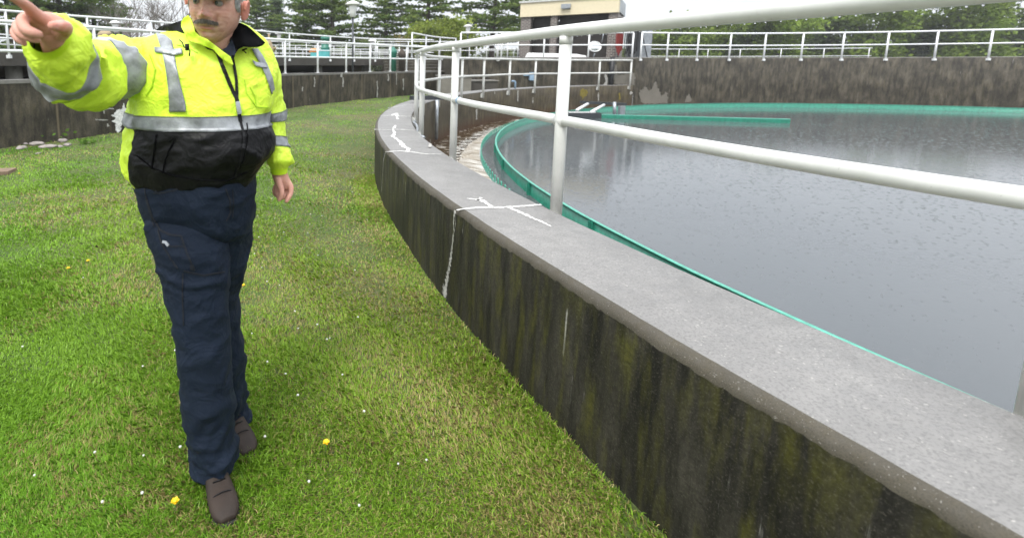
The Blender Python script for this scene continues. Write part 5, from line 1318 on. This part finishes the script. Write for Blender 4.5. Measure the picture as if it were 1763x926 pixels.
# ---- sleeves
subS = 8
SL = [(268, 110, 1.74, 6, -44, .10), (244, 112, 1.72, 4, -46, .105), (216, 115, 1.67, 4, -46, .10), (188, 118, 1.58, 8, -47, .095), (160, 124, 1.47, 28, -42, .090), (134, 130, 1.37, 44, -28, .088), (116, 113, 1.28, 49, -20, .082), (105, 96, 1.215, 49, -17, .078), (95, 80, 1.16, 45, -14, .070), (88, 69, 1.13, 40, -12, .058), (84.5, 62.5, 1.11, 36, -10.5, .047), (83.5, 58, 1.10, 34, -10, .044)]
def cuffdisp(p, uv):
    k = 1 if uv[1] < 8.6 else max(0.1, 1 - (uv[1] - 8.6)); e = sfold(p, uv) * k * min(1, max(.2, uv[1] - 1))
    if uv[1] > 9.3: e += .0012 * math.sin(uv[0] * 2 * PI * 46)
    return e
V, Fc, U, nr, seg = loft(tube_rings(SL), 92, subS, 2.0, cap1=False, disp=cuffdisp)
Mi = [1 if U[f[0]][1] > 9.5 else 0 for f in Fc]
s1 = mesh_obj('sleeve', V, Fc, [M_lime, M_limer], jk, midx=Mi)
band(V, seg, subS, 6.25, 6.9, .004, 'reflective_band', jk, M_tape); band(V, seg, subS, 2.75, 3.6, .004, 'reflective_band', jk, M_tape)
SLv = V
SR_ = [(446, 100, 1.79, 20, -12, .075), (455, 118, 1.81, 22, -6, .082), (462, 145, 1.83, 21, -2, .085), (467, 170, 1.845, 19, 0, .08), (471, 195, 1.85, 18, 0, .078), (474, 216, 1.85, 15, 0, .07), (477, 238, 1.84, 15, 0, .07), (480, 262, 1.83, 19.5, 0, .075), (481.5, 279, 1.82, 22, 0, .075), (480.5, 287.5, 1.82, 15.5, 0, .05), (480.5, 298, 1.82, 14, 0, .038)]
V, Fc, U, nr, seg = loft(tube_rings(SR_), 80, subS, 2.0, cap1=False, disp=lambda p, uv: sfold(p, uv) * (.55 if uv[1] < 8.5 else .05) + (.0012 * math.sin(uv[0] * 2 * PI * 40) if uv[1] > 8.8 else 0))
mesh_obj('sleeve', V, Fc, [M_lime, M_limer], jk, midx=[1 if U[f[0]][1] > 8.9 else 0 for f in Fc])
band(V, seg, subS, 3.7, 4.6, .004, 'reflective_band', jk, M_tape); band(V, seg, subS, 5.9, 6.6, .004, 'reflective_band', jk, M_tape)
# ---- collar
def pl(pts3):   # plane-ish depth through traced points (x, y, Y): inverse distance weights
    def f(x, y):
        ws = 0; s_ = 0
        for a, b, c in pts3:
            w_ = 1 / ((x - a) ** 2 + (y - b) ** 2 + 4) ** 1.3; ws += w_; s_ += w_ * c
        return at(x, y, s_ / ws)
    return f
patch('collar', [(312, 38), (316, 31), (324, 26.5), (329, 33), (333, 44), (336, 55), (343, 62), (357, 68), (366, 75), (383, 88), (397, 98), (402, 112), (396, 112), (380, 100), (367, 86), (352, 80), (342, 76), (326, 72), (318, 58), (312, 47)], M_lime, jk,
      pl([(312, 40, 1.66), (326, 28, 1.63), (335, 55, 1.575), (322, 64, 1.60), (357, 70, 1.55), (383, 90, 1.56), (400, 110, 1.565), (342, 76, 1.58)]), th=.010, step=3.5)
patch('collar_lining', [(322, 30), (329, 31), (338, 45), (349, 60), (352, 66), (343, 64), (335, 57), (329, 44)], M_lining, jk, pl([(325, 32, 1.645), (340, 55, 1.60), (350, 64, 1.59)]), th=.02, step=3.5)
patch('collar_lining', [(408, 38.5), (416, 40.5), (424, 44), (432, 50), (440, 57.5), (449, 66), (457, 74), (452, 79), (443, 82), (431, 82), (419, 81), (411, 85), (405, 93), (402, 103), (398, 95), (396, 84), (395, 70), (399, 58), (403, 48)], M_lining, jk,
      pl([(408, 38, 1.66), (440, 58, 1.665), (457, 74, 1.64), (443, 82, 1.61), (419, 81, 1.585), (402, 102, 1.565), (396, 80, 1.60), (399, 58, 1.64)]), th=.014, step=3.5)
ribbon('collar_piping', [(409, 38), (418, 40.5), (430, 48), (442, 59), (452, 68)], .004, M_limer, jk, z=None, bvh=bvh_of(bpy.data.objects['collar_lining.001']), off=.002, jit=.1)
patch('hood_roll', [(268, 53), (274, 47), (283, 43), (294, 42), (302, 39), (311, 36), (318, 36), (322, 48), (324, 62), (312, 62), (300, 56), (288, 54)], M_blackf, jk, pl([(268, 53, 1.76), (300, 45, 1.70), (320, 50, 1.67)]), th=.04, step=4)
patch('tshirt', [(374, 84), (382, 86), (390, 82), (395, 74), (399, 68), (404, 80), (406, 90), (402, 104), (394, 98)], M_shirt, man, pl([(376, 86, 1.585), (384, 88, 1.58), (397, 78, 1.60), (402, 102, 1.568)]), th=.01, step=3)
# ---- body: head, neck, chest, arms, hands grown together
HC = at(372, 6, 1.615)
HR_ = Matrix.Rotation(rad(-4), 3, 'Z') @ Matrix.Rotation(rad(6), 3, 'Y') @ Matrix.Rotation(rad(4), 3, 'X')
def G(x, z, x0, z0, sx_, sz): return math.exp(-((x - x0) / sx_) ** 2 - ((z - z0) / sz) ** 2)
def head():
    NU, NV = 150, 110; V = []; Fc = []
    for j in range(NV + 1):
        ph = PI * j / NV
        for i in range(NU):
            th = 2 * PI * i / NU; X = math.sin(ph) * math.sin(th); Y = -math.sin(ph) * math.cos(th); Z = math.cos(ph)
            x, y, z = X * .079, Y * .098, Z * (.118 if Z > 0 else .125)
            zz = -Z
            if zz > 0:
                x *= 1 - .155 * zz ** 2.0; 
                y = y * (1 - .04 * zz) - (.020 * zz ** 2 if Y < 0 else -.02 * zz)
            if Y > 0: y *= 1.02
            fr = max(0, -Y) ** .7
            d = 0
            d += .0255 * math.exp(-(x / .0110) ** 2) * math.exp(-((z + .037) / .013) ** 2) + .014 * math.exp(-(x / .009) ** 2) * math.exp(-((z + .018) / .020) ** 2)
            d += .012 * (G(x, z, .0155, -.042, .0065, .007) + G(x, z, -.0155, -.042, .0065, .007))
            d += .011 * math.exp(-((z - .020) / .008) ** 2) * (G(x, 0, .030, 0, .022, 1) + G(x, 0, -.030, 0, .022, 1)) 
            d -= .0165 * (G(x, z, .033, -.001, .017, .0115) + G(x, z, -.033, -.001, .017, .0115))
            d += .006 * (G(x, z, .046, -.034, .018, .016) + G(x, z, -.046, -.034, .018, .016))
            d += .0035 * (G(x, z, .033, -.0165, .014, .005) + G(x, z, -.033, -.0165, .014, .005))
            d -= .0035 * (G(x, z, .034, -.019, .016, .0025) + G(x, z, -.034, -.019, .016, .0025)) + .003 * (G(x, z, 0.006, .024, .002, .010) + G(x, z, -.006, .024, .002, .010)) + .002 * (G(x - .5 * z, z, .058, -.012, .002, .02) + G(x + .5 * z, z, -.058, -.012, .002, .02))
            d -= .010 * (G(x - .30 * (z + .05), z, .032, -.055, .0035, .018) + G(x + .30 * (z + .05), z, -.032, -.055, .0035, .018))
            d += .006 * G(x, z, 0, -.058, .030, .010)
            d += .005 * G(x, z, 0, -.0685, .020, .003) + .0085 * G(x, z, 0, -.0795, .017, .0045) - .009 * G(x, z, 0, -.0730, .022, .0022)
            d -= .007 * G(x, z, 0, -.091, .022, .006); d += .010 * G(x, z, 0, -.110, .024, .014)
            d += .005 * (G(x, z, .05, -.085, .02, .02) + G(x, z, -.05, -.085, .02, .02))
            # almond eye opening
            for sg in (1, -1):
                ex = (x - sg * .033) / .0145; 
                if abs(ex) < 1 and abs(z + .001) < .0042 * (1 - ex * ex) ** .8: d -= .006
            y -= d * fr
            p = HC + HR_ @ Vector((x, y, z)); V.append(p)
    for j in range(NV):
        for i in range(NU): Fc.append((j * NU + i, (j + 1) * NU + i, (j + 1) * NU + (i + 1) % NU, j * NU + (i + 1) % NU))
    return V, Fc
bm_ = MB(); V, Fc = head(); bm_.add(V, Fc)
for sg in (1, -1):   # ears
    N = 20; rings = []
    for q, (dz, hy) in enumerate(((-.030, .006), (-.024, .011), (-.010, .015), (.006, .019), (.020, .019), (.029, .012), (.032, .005))):
        c = Vector((sg * (.082 + .004 + .008 * (dz + .03) / .06), .014 - dz * .22, -.016 + dz)); rings.append((HC + HR_ @ c, HR_ @ Vector((sg * .35 * hy, hy, 0)), HR_ @ Vector((.0055, 0, 0)), 1.0))
    V, Fc, *_ = loft(rings, 22, 4); bm_.add(V, Fc)
    for q in (0,):
        P = [HC + HR_ @ Vector((sg * (.089 + .008 + .004 * math.sin(a)), .014 + .0165 * math.cos(a) - .022 * .3 * math.sin(a), -.012 + .027 * math.sin(a))) for a in [rad(g__) for g__ in range(-70, 200, 15)]]
        bm_.tube(P, .0042, 8)
nk = [hring(112, 372, 400, .03, 1., 1.70), hring(90, 362, 401, .055, 1, 1.668), hring(74, 345, 400, .060, 1, 1.655), hring(58, 336, 403, .058, 1.1, 1.65), hring(42, 338, 408, .05, 1.3, 1.65), hring(20, 345, 402, .04, 1.3, 1.65)]
V, Fc, *_ = loft(nk, 40, 5); bm_.add(V, Fc)
ch = [hring(66, 300, 430, .05, 1, 1.74), hring(80, 262, 446, .08, 1, 1.74), hring(110, 250, 452, .11, 1, 1.74), hring(180, 252, 440, .13, .9, 1.74), hring(250, 248, 438, .15, .8, 1.74), hring(310, 258, 424, .12, 1, 1.74), hring(370, 266, 420, .11, 1, 1.74), hring(398, 300, 410, .05, 1, 1.74)]
V, Fc, *_ = loft(ch, 40, 5); bm_.add(V, Fc)
def thin(L, k):
    return [(C, A * k, B * k, s_) for C, A, B, s_ in L]
for L, k in ((legF, .72), (legB, .72)): V, Fc, *_ = loft(thin(L, k), 32, 4); bm_.add(V, Fc)
V, Fc, *_ = loft(tube_rings([(268, 110, 1.74, 4, -34, .07), (218, 114, 1.67, 4, -30, .065), (152, 124, 1.44, 14, -32, .06), (120, 112, 1.30, 26, -22, .052), (100, 84, 1.17, 26, -9, .045), (92, 68, 1.11, 22, -6, .033), (92, 62, 1.09, 21, -6, .028)]), 32, 5); bm_.add(V, Fc)
V, Fc, *_ = loft(tube_rings([(446, 100, 1.79, 14, -6, .06), (462, 145, 1.83, 15, 0, .06), (471, 195, 1.85, 12, 0, .055), (478, 245, 1.84, 11, 0, .045), (480, 285, 1.82, 11.5, 0, .032), (482, 300, 1.82, 12.5, 0, .026)]), 32, 5); bm_.add(V, Fc)
def finger(L):
    P = [at(x, y, Y) for x, y, Y, r_ in L]; Rr = [r_ / F_PX * Y for x, y, Y, r_ in L]
    n = len(P); PP = []; RR = []
    for i in range(n - 1):
        for k in range(5):
            t = k / 5; a = P[max(0, i - 1)]; b = P[i]; c = P[i + 1]; d = P[min(n - 1, i + 2)]
            PP.append(0.5 * ((2 * b) + (c - a) * t + (2 * a - 5 * b + 4 * c - d) * t * t + (3 * b - a - 3 * c + d) * t ** 3)); RR.append(Rr[i] + (Rr[i + 1] - Rr[i]) * t)
    PP.append(P[-1]); RR.append(Rr[-1]); bm_.tube(PP, RR, 14); bm_.ball(PP[-1], RR[-1]*.99, seg=12)
# pointing hand (seen from the palm side)
finger([(90, 50, 1.075, 13), (76, 36, 1.06, 12.5), (60, 24, 1.03, 10.5), (46, 11, 1.0, 9.3), (34, 3, .975, 8.2), (20, -4, .95, 6.6)])
finger([(84, 52, 1.075, 12), (66, 38, 1.055, 11), (48, 30, 1.03, 10), (38, 38, 1.01, 9.8), (45, 51, .995, 9.4), (57, 57, .99, 8.6), (67, 60, .995, 7)])
finger([(80, 58, 1.08, 12), (58, 46, 1.06, 10), (36, 41, 1.04, 8.8), (30, 48, 1.025, 8.8), (36, 58, 1.01, 8.8), (50, 65, 1.005, 7.8), (64, 69, 1.01, 6.2)])
finger([(80, 63, 1.09, 11), (50, 56, 1.07, 8.5), (29, 51, 1.055, 7.2), (25, 58, 1.04, 7.0), (31, 67, 1.03, 6.8), (38, 72, 1.025, 6), (42, 76, 1.025, 4.8)])
finger([(104, 58, 1.075, 14), (112, 49, 1.05, 12.5), (105, 46, 1.02, 10.8), (97, 45.5, 1.0, 9.6), (90.5, 45, .985, 8)])
V, Fc, *_ = loft(tube_rings([(95, 68, 1.10, 20, -6, .026), (93, 58, 1.088, 23, -10, .024), (84, 48, 1.08, 25, -14, .020), (70, 40, 1.07, 17, -18, .017), (58, 36, 1.062, 9, -14, .013)]), 30, 5); bm_.add(V, Fc)
# hanging hand
V, Fc, *_ = loft(tube_rings([(481, 294, 1.82, 12.5, 0, .026), (483, 304, 1.82, 14.5, 1, .024), (487, 314, 1.82, 15, 1, .021), (489, 324, 1.82, 12.5, 2, .016)]), 30, 5); bm_.add(V, Fc)
finger([(478, 305, 1.80, 6), (481, 316, 1.785, 5.8), (484.5, 327, 1.775, 5.2), (484.5, 336, 1.77, 4.9), (481, 343.5, 1.77, 4.0)])
finger([(492, 310, 1.82, 6.5), (500, 321, 1.81, 5.4), (500.5, 332, 1.80, 4.8), (497, 340, 1.79, 4.5), (493.5, 346, 1.785, 3.9)])
finger([(489, 316, 1.83, 5.5), (493.5, 327, 1.825, 4.6), (491, 336, 1.81, 4.4), (486.5, 341, 1.80, 3.9)])
finger([(483, 316, 1.84, 5.5), (478.5, 326, 1.84, 4.8), (477, 334, 1.83, 4.3), (480, 340, 1.82, 3.8)])
finger([(479, 315, 1.85, 5), (473.5, 324, 1.85, 4.1), (472.5, 331, 1.845, 3.7), (475, 336.5, 1.84, 3.3)])
tmp = mesh_obj('tmp_body', bm_.v, bm_.f, M_skin)
md_ = tmp.modifiers.new('r', 'REMESH'); md_.mode = 'VOXEL'; md_.voxel_size = 0.0023; md_.use_smooth_shade = True
sm_ = tmp.modifiers.new('s', 'SMOOTH'); sm_.factor = 0.5; sm_.iterations = 1
dg = bpy.context.evaluated_depsgraph_get(); me_ = bpy.data.meshes.new_from_object(tmp.evaluated_get(dg))
nv = len(me_.vertices); co = np.zeros(nv * 3, np.float32); me_.vertices.foreach_get('co', co); co = co.reshape(-1, 3)
npol = len(me_.polygons)
loc = (co - np.array(HC)) @ np.array(HR_)      # head-local coordinates
x_, y_, z_ = loc[:, 0], loc[:, 1], loc[:, 2]
base = np.tile(np.array([0.64, 0.37, 0.28]), (nv, 1))
def blend(w_, c): 
    global base
    w_ = np.clip(w_, 0, 1)[:, None]; base = base * (1 - w_) + np.array(c) * w_
hd = (np.abs(x_) < .12) & (z_ > -.15) & (z_ < .15); front = hd & (y_ < -.05)
g2 = lambda a, b, c, d: np.exp(-((x_ - a) / c) ** 2 - ((z_ - b) / d) ** 2)
blend(hd * .0 + front * .5 * g2(0, -.04, .016, .016), (.58, .23, .18)); blend(front * .4 * (g2(.045, -.035, .02, .016) + g2(-.045, -.035, .02, .016)), (.60, .26, .20))
blend(hd * (np.abs(x_) > .080) * .75, (.62, .20, .15))
blend(front * .95 * np.exp(-(x_ / .021) ** 4) * np.exp(-((z_ + .0775) / .0062) ** 4), (.58, .13, .13))
blend(front * .9 * np.exp(-(x_ / .019) ** 4) * np.exp(-((z_ + .0728) / .0022) ** 2), (.07, .02, .015))
for sg in (1, -1): blend(front * .9 * np.exp(-((x_ - sg * .033) / .015) ** 4) * np.exp(-((z_ - .0045) / .0018) ** 2), (.10, .05, .04)); blend(front * .35 * np.exp(-((x_ - sg * (.031 - (z_ + .055) * .30 * 1)) / .0028) ** 2) * np.exp(-((z_ + .055) / .018) ** 2), (.30, .12, .09))  # dark lid line; folds beside the mouth shaded in the tint
for sg in (1, -1): blend(front * .35 * g2(sg * .033, .0, .02, .012), (.36, .17, .13))  # brow shade over the eye sockets painted into the tint
blend(front * .35 * ((z_ < -.052) & (z_ > -.135)) * (np.abs(x_) < .055), (.46, .30, .23))
blend(front * .35 * np.exp(-((z_ + .0485) / .003) ** 2) * np.exp(-(x_ / .014) ** 2), (.2, .07, .05))
wr_ = np.array([noise.noise(Vector((q[0] * 55, q[1] * 55, q[2] * 130))) if h_ else 0. for q, h_ in zip(loc, front)]); blend(front * np.clip(wr_ * 1.8 - .15, 0, .55), (.42, .19, .14)); blend(front * np.clip(-wr_ * 1.4 - .1, 0, .4), (.78, .52, .42))  # wrinkle shade darkened into the tint, ridges between painted paler
for sg in (1, -1): blend(front * .45 * np.exp(-((x_ - sg * .034) / .016) ** 2) * np.exp(-((z_ + .0165 + 9 * (x_ - sg * .034) ** 2 * -1) / .0022) ** 2), (.30, .12, .09))  # shade line under each eye bag painted into the tint
handm = (~hd); kn = np.array([noise.noise(Vector(q) * 42) for q in co[::1]]) if nv < 400000 else np.zeros(nv); blend(handm * .3, (.62, .27, .21)); blend(handm * np.clip(kn * 1.6, 0, .6), (.60, .19, .15)); blend(handm * np.clip(-kn * 1.2, 0, .4), (.72, .46, .36))
off = np.array([foot.x, 1.7, 0.0]); co2 = co - off; me_.vertices.foreach_set('co', co2.ravel().astype(np.float32))
ca = me_.color_attributes.new('tint', 'FLOAT_COLOR', 'POINT'); ca.data.foreach_set('color', np.concatenate([base, np.ones((nv, 1))], 1).astype(np.float32).ravel())
me_.polygons.foreach_set('use_smooth', [True] * npol); me_.update()
bpy.data.objects.remove(tmp); me_.name = 'body'
body = bpy.data.objects.new('body', me_); COL.objects.link(body); body.parent = man; OFF[body.name] = Vector(off)
for sg in (1, -1):
    c = HC + HR_ @ Vector((sg * .033, -.0728, -.0008)); e = MB().ball(c, .0135, seg=20).build('eye', M_eye, body)
    g_ = HR_ @ Vector((-.25, -1, 0.02)).normalized(); q = g_.to_track_quat('Z', 'Y').to_matrix()
    m = MB(); m.v = []; m.lathe((0, 0, 0), [(.0001, .0140), (.003, .0138), (.0058, .0126), (.0058, .011)], 18); m.v = [c + q @ v for v in m.v]; m.build('iris', M_iris, body)
HB = bvh_of(body)
def hairs(name, mat, gen, n, L, r_, parent):
    m = MB(); k = 0; 
    while k < n:
        p, d = gen(); k += 1
        if p is None: continue
        s_ = d.cross(Vector((0, 0, 1)) + Vector((random.uniform(-.3, .3),) * 3)).normalized() * r_; u_ = s_.cross(d).normalized() * r_; l = L * random.uniform(.6, 1.2)
        m.add([p - s_ - u_, p + s_ - u_, p + u_, p + d * l], [(0, 1, 3), (1, 2, 3), (2, 0, 3)])
    o = m.build(name, mat, parent, smooth=False); o['kind'] = 'stuff'; return o
def onhead(x, z, side=False):
    a = HC + HR_ @ (Vector((x, -.25, z)) if not side else Vector((math.copysign(.25, x), z[1], z[0])))
    d = HR_ @ (Vector((0, 1, 0)) if not side else Vector((-math.copysign(1, x), 0, 0)))
    h = HB.ray_cast(a, d); return (h[0], h[1]) if h[0] is not None else (None, None)
def gm():
    x = random.uniform(-.036, .036); z = -.0530 - abs(x) * .16 + random.uniform(-.0045, .0045) * (1 - abs(x) / .05)
    p, n = onhead(x, z)
    if p is None: return None, None
    return p + n * random.uniform(0, .003), (HR_ @ Vector((x * 11, -.35, -.75))).normalized()
hairs('moustache', M_must, gm, 700, .0125, .0007, man)
def gb_():
    sg = random.choice((1, -1)); x = sg * random.uniform(.014, .050); z = .0205 - ((abs(x) - .034) / .02) ** 2 * .004 + random.uniform(-.003, .003); p, n = onhead(x, z)
    return (p, (HR_ @ Vector((sg * .8, -.3, .3))).normalized()) if p is not None else (None, None)
hairs('eyebrows', M_must, gb_, 360, .009, .0005, man)
def gh():
    sg = random.choice((1, -1)); zz = random.uniform(-.012, .07); yy = random.uniform(-.040 + max(0, -zz) * 1.0, .07 if zz > .02 else -.012)
    p, n = onhead(sg * .1, (zz, yy), True)
    return (p + n * random.uniform(-.001, .003), (HR_ @ Vector((sg * .25, .35, -.9))).normalized()) if p is not None else (None, None)
hairs('hair', M_hair, gh, 2600, .014, .0008, man)
# cap (only its lower edge reaches into the photo)
V = []; Fc = []; N = 40
for j in range(9):
    a = PI / 2 * j / 8
    for k in range(N):
        t = 2 * PI * k / N; V.append(HC + HR_ @ Vector((.083 * math.cos(a) * math.sin(t), -.104 * math.cos(a) * math.cos(t) + .004, .050 + .078 * math.sin(a) - .022 * (1 - math.cos(a) * -math.cos(t)) * .5)))
for j in range(8):
    for k in range(N): Fc.append((j * N + k, j * N + (k + 1) % N, (j + 1) * N + (k + 1) % N, (j + 1) * N + k))
cp_ = mesh_obj('cap', V, Fc, M_navy, man)
V = []; Fc = []
for j in range(5):
    for k in range(17):
        t = rad(-62 + 124 * k / 16); r_ = 1 + .62 * j / 4 * math.cos(t) ** .5; V.append(HC + HR_ @ Vector((.083 * math.sin(t) * (1 + .05 * j / 4), -.100 * math.cos(t) * r_, .040 - .016 * j / 4 - .012 * math.sin(t) ** 2)))
for j in range(4):
    for k in range(16): a = j * 17 + k; Fc.append((a, a + 1, a + 18, a + 17))
n = len(V); V += [v + Vector((0, 0, .004)) for v in V]; Fc += [tuple(reversed([i + n for i in f])) for f in Fc]
mesh_obj('brim', V, Fc, M_navy, cp_)

# ================================================================ rainy air
V = []
x0, x1, y0, y1, z0, z1 = -1000, 2300, -60, 1500, -2.0, 130.0
hz = MB(); hz.box(x0, x1, y0, y1, z0, z1); hz_o = mesh_obj('haze', hz.v, hz.f, bpy.data.materials.new('damp_air'), smooth=False); hz_o['kind'] = 'stuff'
hm = hz_o.data.materials[0]; hm.use_nodes = True; ht = hm.node_tree; ht.nodes.clear()
ho = ht.nodes.new('ShaderNodeOutputMaterial'); hv = ht.nodes.new('ShaderNodeVolumePrincipled')
hv.inputs['Color'].default_value = (0.93, 0.95, 0.97, 1); hv.inputs['Density'].default_value = 0.0008
ht.links.new(hv.outputs[0], ho.inputs['Volume'])
